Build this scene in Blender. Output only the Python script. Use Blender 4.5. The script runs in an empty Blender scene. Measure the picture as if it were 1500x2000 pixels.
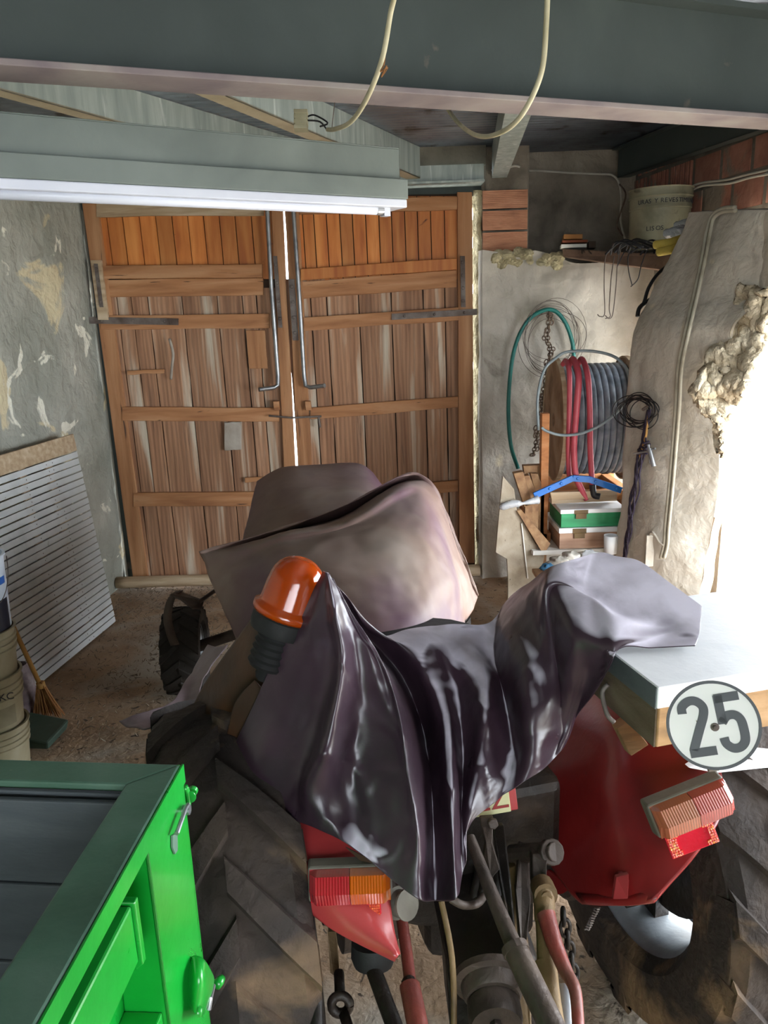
import bpy, math, random
from mathutils import Vector as V, noise, Matrix
random.seed(7)
SC = bpy.context.scene
COL = SC.collection
PI = math.pi
# ------------------------------------------------------------------ camera
FPX, PITCH, ROLL, CAMH = 1500.0, math.radians(14.5), math.radians(2.0), 2.2
F_ = V((0, math.cos(PITCH), -math.sin(PITCH)))
_r0 = V((1, 0, 0)); _u0 = V((0, math.sin(PITCH), math.cos(PITCH)))
U_ = _u0*math.cos(ROLL) + _r0*math.sin(ROLL)
R_ = _r0*math.cos(ROLL) - _u0*math.sin(ROLL)
CAM = V((0, 0, CAMH))
cd = bpy.data.cameras.new('camera'); cam = bpy.data.objects.new('camera', cd); COL.objects.link(cam)
cd.sensor_fit = 'HORIZONTAL'; cd.sensor_width = 36; cd.lens = 36*FPX/1500; cd.clip_start = 0.02
M = Matrix((R_, U_, -F_)).transposed().to_4x4(); M.translation = CAM
cam.matrix_world = M; SC.camera = cam
# ------------------------------------------------------------------ light
SC.view_settings.view_transform = 'Standard'; SC.view_settings.look = 'None'
SC.view_settings.gamma = 1; SC.view_settings.exposure = 0.42; SC.view_settings.use_curve_mapping = False
w = bpy.data.worlds.new('sky'); SC.world = w; w.use_nodes = True
nt = w.node_tree; bg = nt.nodes['Background']
bg.inputs['Color'].default_value = (0.86, 0.93, 1.0, 1)
_tc = nt.nodes.new('ShaderNodeTexCoord'); _sx = nt.nodes.new('ShaderNodeSeparateXYZ'); _mr = nt.nodes.new('ShaderNodeMapRange')
nt.links.new(_tc.outputs['Generated'], _sx.inputs[0]); nt.links.new(_sx.outputs['X'], _mr.inputs[0])      # sky brighter on the sun's side (+X)
_mr.inputs[1].default_value = -.3; _mr.inputs[2].default_value = .8; _mr.inputs[3].default_value = 5.0; _mr.inputs[4].default_value = 16.0
nt.links.new(_mr.outputs[0], bg.inputs['Strength'])

def area(name, loc, direction, sx, sy, power=0, col=(1, 1, 1), portal=False):
    l = bpy.data.lights.new(name, 'AREA'); l.shape = 'RECTANGLE'; l.size = sx; l.size_y = sy; l.energy = power; l.color = col
    if portal: l.cycles.is_portal = True
    o = bpy.data.objects.new(name, l); COL.objects.link(o); o.location = loc
    o.rotation_euler = V(direction).to_track_quat('-Z', 'Z').to_euler()
    return o
area('doorway_portal', (2.75, 2.6, 1.15), (-1, 0, 0), 4.6, 2.6, portal=True)
area('rear_opening_portal', (.25, -2.65, 1.87), (0, 1, 0), 2.4, 1.85, portal=True)
area('window_portal', (2.75, 5.4, 1.3), (-1, 0, 0), 1.2, 1.6, portal=True)
sun = bpy.data.lights.new('sun', 'SUN'); sun.energy = 9; sun.angle = math.radians(1); sun.color = (1, .93, .82)
so = bpy.data.objects.new('sun', sun); COL.objects.link(so); so.rotation_euler = V((-0.42, 0.62, -1.0)).to_track_quat('-Z', 'Z').to_euler()

# ------------------------------------------------------------------ helpers
def ray(u, v): return F_ + R_*((u-750)/FPX) + U_*((1000-v)/FPX)
def D(u, v, z): return CAM + ray(u, v)*z
def PY(u, v, y): r = ray(u, v); return CAM + r*(y/r.y)
def PZ(u, v, z): r = ray(u, v); return CAM + r*((z-CAMH)/r.z)
def PX(u, v, x): r = ray(u, v); return CAM + r*(x/r.x)
def srgb(h):
    if isinstance(h, str):
        h = h.lstrip('#'); c = [int(h[i:i+2], 16)/255 for i in (0, 2, 4)]
    else: c = h
    return tuple((x/12.92 if x <= .04045 else ((x+.055)/1.055)**2.4) for x in c) + (1,)
WLOC = {}
class MB:
    def __init__(s): s.v = []; s.f = []
    def add(s, vs, fs):
        n = len(s.v); s.v += [V(x) for x in vs]; s.f += [tuple(i+n for i in f) for f in fs]; return s
    def hexa(s, a, b):          # a: 4 corners of one face, b: the 4 opposite ones
        return s.add(list(a)+list(b), [(3,2,1,0),(4,5,6,7),(0,1,5,4),(1,2,6,5),(2,3,7,6),(3,0,4,7)])
    def box(s, lo, hi):
        (x0,y0,z0),(x1,y1,z1) = lo, hi
        return s.hexa([(x0,y0,z0),(x1,y0,z0),(x1,y1,z0),(x0,y1,z0)], [(x0,y0,z1),(x1,y0,z1),(x1,y1,z1),(x0,y1,z1)])
    def obox(s, c, ax, ay, az, sx, sy, sz, taper=1.0):
        c = V(c); q = []
        for k, t in ((-1, 1), (1, taper)):
            q.append([c + ax*(i*sx/2*t) + ay*(j*sy/2*t) + az*(k*sz/2) for i, j in ((-1,-1),(1,-1),(1,1),(-1,1))])
        return s.hexa(q[0], q[1])
    def bar(s, p, q, wd, ht, up=V((0,0,1)), wd2=None, ht2=None):
        p, q = V(p), V(q); d = (q-p).normalized(); x = d.cross(up).normalized(); y = x.cross(d)
        w2 = wd if wd2 is None else wd2; h2 = ht if ht2 is None else ht2
        f = lambda c, w_, h_: [c - x*w_/2 - y*h_/2, c + x*w_/2 - y*h_/2, c + x*w_/2 + y*h_/2, c - x*w_/2 + y*h_/2]
        return s.hexa(f(p, wd, ht), f(q, w2, h2))
    def prism(s, poly, off):
        poly = [V(p) for p in poly]; off = V(off); n = len(poly)
        return s.add(poly + [p+off for p in poly], [tuple(reversed(range(n))), tuple(range(n, 2*n))] + [(i, (i+1) % n, n+(i+1) % n, n+i) for i in range(n)])
    def tube(s, pts, r, n=8, caps=True, smooth=0, rs=None):
        pts = [V(p) for p in pts]
        if smooth: pts = spline(pts, smooth)
        m = len(pts)
        if rs: rr = [rs[min(int(i*(len(rs)-1)/(m-1)), len(rs)-2)]*(1-((i*(len(rs)-1)/(m-1)) - min(int(i*(len(rs)-1)/(m-1)), len(rs)-2))) + rs[min(int(i*(len(rs)-1)/(m-1)), len(rs)-2)+1]*((i*(len(rs)-1)/(m-1)) - min(int(i*(len(rs)-1)/(m-1)), len(rs)-2)) for i in range(m)]
        else: rr = [r]*m
        t = (pts[1]-pts[0]).normalized(); a = t.orthogonal().normalized(); vs = []
        for i, p in enumerate(pts):
            t = (pts[min(i+1, m-1)]-pts[max(i-1, 0)])
            t = t.normalized() if t.length > 1e-9 else V((0, 0, 1))
            a = (a - t*a.dot(t)); a = a.normalized() if a.length > 1e-6 else t.orthogonal().normalized(); b = t.cross(a)
            vs += [p + (a*math.cos(2*PI*k/n) + b*math.sin(2*PI*k/n))*rr[i] for k in range(n)]
        fs = [(i*n+k, i*n+(k+1) % n, (i+1)*n+(k+1) % n, (i+1)*n+k) for i in range(m-1) for k in range(n)]
        if caps: fs += [tuple(reversed(range(n))), tuple(range((m-1)*n, m*n))]
        return s.add(vs, fs)
    def lathe(s, prof, c, axis, n=32, close=False):
        c = V(c); axis = V(axis).normalized(); a = axis.orthogonal().normalized(); b = axis.cross(a); vs = []; m = len(prof)
        for r, h in prof: vs += [c + axis*h + (a*math.cos(2*PI*k/n) + b*math.sin(2*PI*k/n))*max(r, 1e-4) for k in range(n)]
        mm = m if close else m-1
        fs = [(i*n+k, i*n+(k+1) % n, ((i+1) % m)*n+(k+1) % n, ((i+1) % m)*n+k) for i in range(mm) for k in range(n)]
        return s.add(vs, fs)
    def grid(s, g):
        m, n = len(g), len(g[0])
        return s.add([p for r in g for p in r], [(i*n+j, i*n+j+1, (i+1)*n+j+1, (i+1)*n+j) for i in range(m-1) for j in range(n-1)])
    def build(s, name, mat, parent=None, smooth=False, bevel=0, solid=0, sub=0, autos=None):
        me = bpy.data.meshes.new(name); o = bpy.data.objects.new(name, me); COL.objects.link(o)
        if parent: o0 = WLOC[parent.name]; o.parent = parent
        else:
            o0 = sum(s.v, V())/len(s.v); o0.z = min(p.z for p in s.v); o.location = o0
        WLOC[o.name] = o0.copy()
        me.from_pydata([p-o0 for p in s.v], [], s.f); me.validate(); me.materials.append(mat)
        for p in me.polygons: p.use_smooth = smooth
        if autos is not None:
            me.polygons.foreach_set('use_smooth', [True]*len(me.polygons))
            me.set_sharp_from_angle(angle=math.radians(autos))
        if bevel:
            b = o.modifiers.new('bevel', 'BEVEL'); b.width = bevel; b.segments = 2; b.limit_method = 'ANGLE'
        if solid:
            b = o.modifiers.new('solid', 'SOLIDIFY'); b.thickness = solid; b.offset = 0
        if sub:
            b = o.modifiers.new('sub', 'SUBSURF'); b.levels = b.render_levels = sub
        return o
def spline(pts, k=6):
    out = []; n = len(pts)
    for i in range(n-1):
        p0, p1, p2, p3 = pts[max(i-1, 0)], pts[i], pts[i+1], pts[min(i+2, n-1)]
        for j in range(k):
            t = j/k
            out.append(.5*((2*p1) + (p2-p0)*t + (2*p0-5*p1+4*p2-p3)*t*t + (3*p1-p0-3*p2+p3)*t**3))
    out.append(pts[-1].copy()); return out
def net(rows, k=6, k2=None):
    a = [spline([V(p) for p in r], k) for r in rows]
    c = [spline([a[i][j] for i in range(len(a))], k2 or k) for j in range(len(a[0]))]
    return [[c[j][i] for j in range(len(c))] for i in range(len(c[0]))]
def rough_grid(g, amp, sc, seed=0, fine=.35):
    """push every point of a grid along its normal by noise: uneven hand-laid plaster"""
    m, n = len(g), len(g[0]); out = []
    for i in range(m):
        r = []
        for j in range(n):
            du = g[i][min(j+1, n-1)]-g[i][max(j-1, 0)]; dv = g[min(i+1, m-1)][j]-g[max(i-1, 0)][j]
            nn = du.cross(dv); nn = nn.normalized() if nn.length > 1e-9 else V((0, 0, 0)); p = g[i][j]
            q = p*sc + V((seed, seed*1.7, 0))
            r.append(p + nn*amp*(noise.noise(q) + fine*noise.noise(q*3.1) + fine*.5*noise.noise(q*8)))
        out.append(r)
    return out
def thing(name, label, cat, loc, group=None):
    o = bpy.data.objects.new(name, None); o.empty_display_size = .05; COL.objects.link(o); o.location = V(loc); WLOC[o.name] = V(loc)
    o['label'] = label; o['category'] = cat
    if group: o['group'] = group
    return o
def tag(o, label, cat, group=None, kind=None):
    o['label'] = label; o['category'] = cat
    if group: o['group'] = group
    if kind: o['kind'] = kind
    return o
def struct(o): o['kind'] = 'structure'; return o
def lab(o, t): o['label'] = t; return o
# ------------------------------------------------------------------ materials
def mat(name, cols, scale=3, stretch=(1, 1, 1), rough=.7, metal=0, bump=.1, bscale=40, detail=6, island=0, spots=None, spec=.5, emit=None, trans=0, wave=None, rvar=.1, coat=0, spots2=None, bdist=.02, lit_top=None):
    m = bpy.data.materials.new(name); m.use_nodes = True; t = m.node_tree; N = t.nodes; L = t.links; b = N['Principled BSDF']
    tc = N.new('ShaderNodeTexCoord'); mp = N.new('ShaderNodeMapping'); L.new(tc.outputs['Object'], mp.inputs[0]); mp.inputs['Scale'].default_value = stretch
    def nz(sc, de=6, dist=0, src=None):
        n = N.new('ShaderNodeTexNoise'); n.inputs['Scale'].default_value = sc; n.inputs['Detail'].default_value = de; n.inputs['Distortion'].default_value = dist
        L.new((src or mp).outputs[0], n.inputs['Vector']); return n
    def ramp(src, stops):
        r = N.new('ShaderNodeValToRGB'); L.new(src, r.inputs[0]); e = r.color_ramp.elements
        while len(e) < len(stops): e.new(.5)
        for x, (p, c) in zip(e, stops): x.position = p; x.color = c
        return r
    base = nz(scale, detail, .4)
    n = len(cols); st = [(.3+.4*i/max(n-1, 1), srgb(c)) for i, c in enumerate(cols)]
    r = ramp(base.outputs['Fac'], st if n > 1 else st+st); out = r.outputs[0]
    def mix(fac, a, c, mode='MIX'):
        x = N.new('ShaderNodeMix'); x.data_type = 'RGBA'; x.blend_type = mode
        if isinstance(fac, (int, float)): x.inputs[0].default_value = fac
        else: L.new(fac, x.inputs[0])
        L.new(a, x.inputs[6])
        if isinstance(c, tuple): x.inputs[7].default_value = c
        else: L.new(c, x.inputs[7])
        return x.outputs[2]
    if wave:
        wv = N.new('ShaderNodeTexWave'); wv.inputs['Scale'].default_value = wave[0]; wv.inputs['Distortion'].default_value = wave[1]; wv.inputs['Detail'].default_value = 3
        wv.bands_direction = wave[2]; L.new(mp.outputs[0], wv.inputs['Vector'])
        rr = ramp(wv.outputs['Fac'], [(0, (wave[3],)*3+(1,)), (1, (1, 1, 1, 1))]); out = mix(1, out, rr.outputs[0], 'MULTIPLY')
    for sp in (spots, spots2):
        if sp:
            sn = nz(sp[1], 8, .6, tc if len(sp) > 4 else None); sr = ramp(sn.outputs['Fac'], [(sp[2], (0, 0, 0, 1)), (min(sp[2]+sp[3], 1), (1, 1, 1, 1))]); out = mix(sr.outputs[0], out, srgb(sp[0]))
    if island:
        g = N.new('ShaderNodeNewGeometry'); mr = N.new('ShaderNodeMapRange'); L.new(g.outputs['Random Per Island'], mr.inputs[0])
        mr.inputs[3].default_value = 1-island; mr.inputs[4].default_value = 1+island*.6
        hs = N.new('ShaderNodeHueSaturation'); L.new(out, hs.inputs['Color']); L.new(mr.outputs[0], hs.inputs['Value']); out = hs.outputs[0]
        ad = N.new('ShaderNodeVectorMath'); ad.operation = 'ADD'; cx = N.new('ShaderNodeCombineXYZ')
        mu = N.new('ShaderNodeMath'); mu.operation = 'MULTIPLY'; mu.inputs[1].default_value = 37; L.new(g.outputs['Random Per Island'], mu.inputs[0])
        for k in range(3): L.new(mu.outputs[0], cx.inputs[k])
        L.new(tc.outputs['Object'], ad.inputs[0]); L.new(cx.outputs[0], ad.inputs[1]); L.new(ad.outputs[0], mp.inputs[0])
    if lit_top:        # sky light painted in: paler colour on upward faces
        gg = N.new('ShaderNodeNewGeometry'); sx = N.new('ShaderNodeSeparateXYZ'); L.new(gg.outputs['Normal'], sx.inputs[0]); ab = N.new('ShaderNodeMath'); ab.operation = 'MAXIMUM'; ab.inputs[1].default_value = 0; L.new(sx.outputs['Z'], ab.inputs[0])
        m1 = N.new('ShaderNodeMapRange'); L.new(ab.outputs[0], m1.inputs[0]); m1.inputs[1].default_value = lit_top[1]; m1.inputs[2].default_value = lit_top[2]; m1.inputs[4].default_value = lit_top[3]; dn = nz(6, 8, .5); m2 = N.new('ShaderNodeMapRange'); L.new(dn.outputs['Fac'], m2.inputs[0]); m2.inputs[1].default_value = .3; m2.inputs[2].default_value = .6; m2.inputs[3].default_value = .45
        mu2 = N.new('ShaderNodeMath'); mu2.operation = 'MULTIPLY'; L.new(m1.outputs[0], mu2.inputs[0]); L.new(m2.outputs[0], mu2.inputs[1]); out = mix(mu2.outputs[0], out, srgb(lit_top[0]))
    L.new(out, b.inputs['Base Color'])
    b.inputs['Metallic'].default_value = metal; b.inputs['Specular IOR Level'].default_value = spec
    rn = nz(scale*2.5, 4); mr = N.new('ShaderNodeMapRange'); L.new(rn.outputs['Fac'], mr.inputs[0]); mr.inputs[3].default_value = max(rough-rvar, .02); mr.inputs[4].default_value = min(rough+rvar, 1); L.new(mr.outputs[0], b.inputs['Roughness'])
    if bump:
        bn = nz(bscale, 8, .3); bp = N.new('ShaderNodeBump'); bp.inputs['Strength'].default_value = bump; bp.inputs['Distance'].default_value = bdist
        L.new(bn.outputs['Fac'], bp.inputs['Height']); L.new(bp.outputs[0], b.inputs['Normal'])
    if coat: b.inputs['Coat Weight'].default_value = coat; b.inputs['Coat Roughness'].default_value = .15
    if trans: b.inputs['Transmission Weight'].default_value = trans
    if emit: b.inputs['Emission Color'].default_value = srgb(emit[0]); b.inputs['Emission Strength'].default_value = emit[1]
    return m
plaster = mat('plaster_grey', ['87887d', '9b9b90', 'adaca0'], 2.2, rough=.95, bump=.7, bscale=9, bdist=.06, spots=('c9bd9c', 1.7, .57, .025), spots2=('dcd9c9', 3.3, .62, .02))
plaster_warm = mat('plaster_stone', ['a0988a', 'b6afa3', 'c8c1b5'], 3, rough=.95, bump=.5, bscale=11, bdist=.04, spots=('d2c6a8', 2.6, .64, .08), spots2=('857c70', 4, .66, .1))
plaster_dark = mat('plaster_brown_grey', ['5f574c', '8a8072', 'a79d8e'], 2.5, rough=.95, bump=.6, bscale=12, bdist=.05)  # darker, browner plaster tone
rubble = mat('rubble_yellow', ['9a8d6e', 'beb18c', 'd2c7a4'], 9, rough=1, bump=1, bscale=18, bdist=.06)
brick = mat('brick_red', ['84584a', '9c6a58', 'aa7a68'], 6, rough=.95, bump=.3, bscale=25, island=.16, spots=('7d7467', 2.5, .54, .08))
brick_l = mat('brick_orange', ['b07a5e', 'c68c6c', 'd39c7c'], 6, (1, 1, 4), rough=.9, bump=.25, bscale=25, spots=('9a8b7a', 4, .64, .08))
mortar = mat('mortar', ['5c554b', '7b7468'], 5, rough=1, bump=.6, bscale=20)
steel_grey = mat('steel_dark_green_grey', ['353e3c', '3d4644', '464f4c'], 2, rough=.7, bump=.05, bscale=60, spots=('6b6357', 7, .68, .1))
steel_purple = mat('steel_flange', ['6d6166', '887d7b', '95908a'], 3, rough=.75, bump=.08)
galv = mat('galvanised', ['8b9692', '9fa9a4', 'b4beb8'], 3, (6, 6, .7), rough=.5, metal=.25, bump=.03, spots=('c5cdc8', 2.5, .62, .06))
sheet = mat('roof_sheet', ['747982', '8a909a', '9aa1ac'], 4, rough=.33, metal=.75, bump=.08, bscale=30, spots=('57504a', 3, .6, .1))
creamw = mat('timber_cream', ['8f846c', 'aa9e84', 'b9af98'], 3, (1, 1, 1), rough=.8, bump=.1)
floor_m = mat('dirt_floor', ['7d634b', '9d8267', 'b0987e'], 2.5, rough=1, bump=.7, bscale=30, spots=('aaa296', 1.3, .46, .15), spots2=('4c3f33', 22, .62, .06))
wood_new = mat('wood_orange', ['a85c26', 'be7233', 'cd8645'], 2, (9, 9, .8), rough=.6, bump=.12, bscale=6, island=.30, spots=('5f2d10', 5, .71, .03, 1))
wood_old = mat('wood_weathered', ['8a6248', 'a67c5e', 'b89478'], 1.3, (7, 7, .5), rough=.8, wave=(1.3, 9, 'X', .72), bump=.4, bscale=5, island=.24, spots=('c0b3a0', 1.3, .55, .12), spots2=('6d5342', 3.2, .60, .14))
wood_dark = mat('plank_gap_shade', ['2c1e14', '3a281a'], 3, rough=.9)  # dark brown that paints shade into the gaps between door planks
wood_rail = mat('wood_rail', ['91603c', 'af7a50', 'bf9068'], 1.6, (1.0, 7, 9), rough=.75, bump=.3, bscale=5, island=.22, spots=('4e3424', 3.4, .66, .05))
wood_pale = mat('wood_pale', ['9d8468', 'b39c7e', 'c4b095'], 2.4, (1.2, 10, 12), rough=.8, bump=.2, bscale=5, island=.1)
wood_stile = mat('wood_stile', ['8e5f3e', 'a8764e', 'bb8d66'], 1.6, (7, 7, .6), rough=.75, bump=.25, bscale=5, island=.15, spots=('5a4030', 3, .66, .06))
rust = mat('rusty_iron', ['4e4038', '6c625c', '837b76'], 8, rough=.65, metal=.4, bump=.2, bscale=60)
steel_rod = mat('galvanised_rod', ['7d7f82', '9b9da0', 'a9abad'], 9, rough=.38, metal=.8, bump=.05)
white_slat = mat('white_painted_slats', ['a9aba9', 'bfc2c1', 'cdd0d0'], 2.2, rough=.65, bump=.05, bscale=30, spots=('8f8b84', 26, .7, .04))
black = mat('black', ['0b0b0b', '151515'], 4, rough=.7, bump=.1)
vinyl = mat('purple_vinyl', ['291c26', '35262f', '412f3a'], 3, rough=.33, bump=.3, bscale=7, bdist=.016, spots=('5f5563', 3.0, .6, .2), rvar=.14, spec=.5, lit_top=('d2ccd8', .70, .86, .95))  # pale lavender on flat tops imitates sky light on the cover
vinyl_d = mat('dusty_vinyl', ['5a443e', '6b544a', '7b6658'], 2.4, rough=.6, bump=.2, bscale=6, bdist=.016, spots=('857a72', 2.2, .56, .2), spots2=('5a3f4c', 1.1, .46, .14), lit_top=('8c8178', .7, 1.0, .5))
vinyl_b = mat('brown_vinyl_back', ['2c1a0d', '3f2611', '543418'], 4, rough=.6, bump=.1)
tyre_m = mat('tyre_rubber', ['1a1512', '2b221d', '41352c'], 5, rough=.8, bump=.5, bscale=35, spots=('84694c', 3.0, .56, .16))
tyre_k = mat('front_tyre_rubber', ['181512', '26211d'], 5, rough=.85, bump=.4, bscale=35, spots=('4a3f36', 5, .66, .1))
red = mat('red_paint', ['6f1a19', '821f1e', '912824'], 4, rough=.34, bump=.05, bscale=50, spots=('6d3a33', 7, .68, .06), coat=.3)
redl = mat('red_paint_faded', ['962f30', 'a63838', 'b04140'], 4, rough=.34, bump=.05, bscale=50, spots=('d0867c', 9, .7, .04), coat=.3)
green = mat('green_paint', ['0a7a24', '0c8d2b', '119c34'], 3, rough=.3, bump=.04, bscale=40, spots=('7fb98a', 12, .74, .03), coat=.4)
green_d = mat('green_paint_dusty', ['33503f', '426350', '54705f'], 5, rough=.5, bump=.08, bscale=40, spots=('7d8f72', 6, .68, .05), spots2=('1d3a2c', 4, .64, .1))
grey_in = mat('grey_board', ['3c4346', '4b5255', '565d5f'], 3, (1, 1, 4), rough=.7, bump=.1)
grease = mat('greasy_iron', ['130f0d', '201a16', '32271e'], 6, rough=.5, metal=.2, bump=.35, bscale=30, spots=('6a5136', 5, .66, .1))
iron_b = mat('brown_iron', ['2f2722', '463b34', '5a4d42'], 6, rough=.55, metal=.3, bump=.3, bscale=30)
ochre = mat('ochre_iron', ['4a3a24', '6b5433', '79623f'], 6, rough=.65, metal=.1, bump=.3, bscale=30)
redrod = mat('red_rod', ['5e2a24', '7a352b', '5b4438'], 8, rough=.5, bump=.2)
amber = mat('amber_lens', ['c85a06', 'd76a0c'], 3, rough=.16, bump=0, trans=.35, spec=.7)
amberd = mat('amber_dome', ['b84405', 'd2560a'], 3, rough=.12, bump=0, trans=.45, spec=.8)
redlens = mat('red_lens', ['a01520', 'bb1f2c'], 3, rough=.2, bump=0, trans=.25, spec=.7)
pinklens = mat('faded_red_lens', ['a53a34', 'b84a42'], 3, rough=.22, bump=0, trans=.15)
orlens = mat('faded_orange_lens', ['a2583a', 'b26647'], 3, rough=.25, bump=0, trans=.15)
reflm = mat('reflector_glow', ['ff5a10', 'e02008', 'ffb040'], 120, rough=.25, bump=.5, bscale=180, spec=1)  # orange and yellow tones paint the thrown-back glow into the colour
redrefl = mat('reflector_red', ['b80f22', 'c91a30'], 10, rough=.2, bump=.1, bscale=150)
dustgrey = mat('housing_grey', ['57524a', '6f6a5f', '807b70'], 6, rough=.8, bump=.15)
whitem = mat('white_sheet_metal', ['e2e5e8', 'ecedef', 'f2f3f4'], 5, rough=.45, bump=.05, spots=('8d8278', 30, .74, .03))
lampwhite = mat('lamp_white', ['b9bcc8', 'c9ccd6'], 3, rough=.35, bump=0)
lampgrey = mat('lamp_housing_grey', ['565e5a', '636b66', '6e7671'], 3, rough=.6, bump=.04)
woodbox = mat('box_wood', ['8c6b48', 'a98358', 'b8936b'], 2.4, (1.2, 10, 12), rough=.75, bump=.2, bscale=6)
greybox = mat('box_side_grey', ['44494c', '53585b', '62676a'], 4, rough=.6, bump=.1)
signw = mat('sign_white', ['dedcd6', 'e8e6e0'], 4, rough=.4, bump=.03, spots=('8e8468', 20, .74, .02))
signk = mat('sign_black', ['34383a', '3e4244'], 4, rough=.5, bump=.02)
plate_y = mat('plate_yellow_white', ['b9b584', 'cfcb9e'], 9, rough=.5, bump=.05)
txt_red = mat('text_red', ['8a1c18'], 3, rough=.5, bump=0)
txt_dk = mat('text_blue_black', ['23242e'], 3, rough=.8, bump=0)
cable_c = mat('cream_cable', ['a39c7c', 'b6af90', 'c2bc9f'], 12, rough=.5, bump=.05)
cable_w = mat('white_cable', ['b5b0a4', 'c8c3b6'], 12, rough=.5, bump=0)
cable_k = mat('black_cable', ['121214', '1e1e22'], 12, rough=.5, bump=0)
rope_m = mat('purple_rope', ['2a2130', '3a3044'], 20, rough=.8, bump=.3, bscale=200)
hose_g = mat('green_hose', ['155f58', '1f7a6f'], 8, rough=.4, bump=.03)
hose_r = mat('red_hose', ['a73c4a', 'bc505c'], 8, rough=.45, bump=.05)
hose_gy = mat('grey_hose', ['6f7b80', '8b979b'], 8, rough=.4, bump=.03)
drumwood = mat('drum_wood', ['7b6049', 'a38468', 'b7a088'], 5, rough=.8, bump=.2)
drumcable = mat('drum_cable', ['58606a', '76808b', '929ca8'], 10, rough=.42, bump=.05)
bluep = mat('blue_paint', ['1665b8', '1f78cf'], 6, rough=.35, bump=.05)
chainm = mat('rusty_chain', ['4a3a32', '6d5a4c', '8b7a68'], 20, rough=.7, metal=.3, bump=.2)
greenbox = mat('green_box_paint', ['1c8150', '26925c', '2f9f69'], 4, (1, 1, 6), rough=.5, bump=.1)
tin_m = mat('old_tin', ['6e6a56', '8a866f', '9a967e'], 5, rough=.5, metal=.3, bump=.15, spots=('4d463a', 7, .62, .1))
yellow = mat('yellow_foam', ['b6a043', 'c8b35a'], 8, rough=.8, bump=.3)
plastic = mat('clear_plastic', ['b9bcc0', 'd8dade'], 8, rough=.25, bump=.6, bscale=20, trans=.3)
bench_m = mat('bench_panel', ['857866', '9c907d', 'aba08f'], 4, (2, 2, 2), rough=.85, bump=.1, spots=('5b5147', 26, .68, .04))
benchw = mat('bench_wood', ['74543a', '8f6c4c', 'a5845f'], 3, (6, 2, 6), rough=.8, bump=.2, bscale=8)
paint_b = mat('bucket_white', ['b8c4d4', 'cfd8e2'], 4, rough=.4, bump=.03)
bucket_bg = mat('bucket_beige', ['8b8166', 'a39a7e', 'b0a890'], 5, rough=.6, bump=.1)
blue_l = mat('blue_label', ['2357a8', '2d66bb'], 4, rough=.4, bump=0)
dark_l = mat('dark_label', ['141a2a', '1d2438'], 4, rough=.4, bump=0)
straw = mat('broom_straw', ['6b4522', '8a5c30', 'a0703f'], 6, (20, 20, 2), rough=.9, bump=.4, bscale=20)
stick = mat('broom_stick', ['9a7138', 'b48a4b'], 5, rough=.6, bump=.1)
dkgreen = mat('dark_green_plastic', ['26352a', '33463a'], 5, rough=.6, bump=.1)
ground_w = mat('sunlit_concrete', ['c9c4ba', 'd8d3c8'], 3, rough=.9, bump=.1)
rimm = mat('rim_steel', ['70757a', '8d9296', '9da2a6'], 5, rough=.4, metal=.4, bump=.1)
paper = mat('paper', ['cfccc4', 'dedbd3'], 5, rough=.7, bump=.1)
clothm = mat('rag_mixed', ['6f675c', 'b6b0a6', 'd5d1c9'], 9, rough=.9, bump=.3)

# ------------------------------------------------------------------ structure
# floor
g = [[V((-3.4+6.4*j/60, -2.5+9.4*i/90, 0)) for j in range(61)] for i in range(91)]
for r in g:
    for p in r: p.z = -.01 + .012*noise.noise(p*1.7) + .006*noise.noise(p*6)
struct(MB().grid(g).build('floor', floor_m, smooth=True))
struct(MB().box((3.0, -6, -.15), (14, 16, -.05)).build('ground_outside', ground_w))
struct(MB().box((-6, 6.95, -.15), (2.9, 16, -.05)).build('ground_beyond_door', ground_w))
struct(MB().box((-8, -12, -.15), (2.9, -2.55, -.05)).build('ground_behind_rear_wall', ground_w))
# litter and straw scattered on the floor
mb = MB()
for i in range(2600):
    y = random.uniform(3.6, 6.2); x = random.gauss(-1.6, .4) + (y-5)*-.15
    if x < -2.2 or x > -.6 or random.random() > (y-3.2)/2.6: continue
    a = random.uniform(0, PI); l = random.uniform(.003, .018); d = V((math.cos(a)*l, math.sin(a)*l, random.uniform(0, .008))); c = V((x, y, random.uniform(.004, .016)))
    mb.bar(c-d, c+d, random.uniform(.002, .007), .002)
tag(mb.build('straw_litter', mat('litter', ['4a3a2c', '6f5d49', '968b7a'], 30, rough=1, bump=0)), 'dry straw and leaf litter scattered on the dirt floor by the doors', 'litter', kind='stuff')
# left wall
def wallgrid(p0, p1, z0, z1, nx, nz): return [[V((p0[0]+(p1[0]-p0[0])*j/nx, p0[1]+(p1[1]-p0[1])*j/nx, z0+(z1-z0)*i/nz)) for j in range(nx+1)] for i in range(nz+1)]
g = rough_grid(wallgrid((-3.1, -2.5), (-2.27, 6.34), -.05, 3.9, 180, 90), .045, 1.6, 3)
mb = MB().grid(g); mb.grid(wallgrid((-2.27, 6.34), (-2.3, 6.9), -.05, 3.9, 4, 40)); mb.box((-3.5, -2.5, -.05), (-3.2, 6.9, 3.9))
struct(mb.build('wall_left', plaster, smooth=True))
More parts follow.
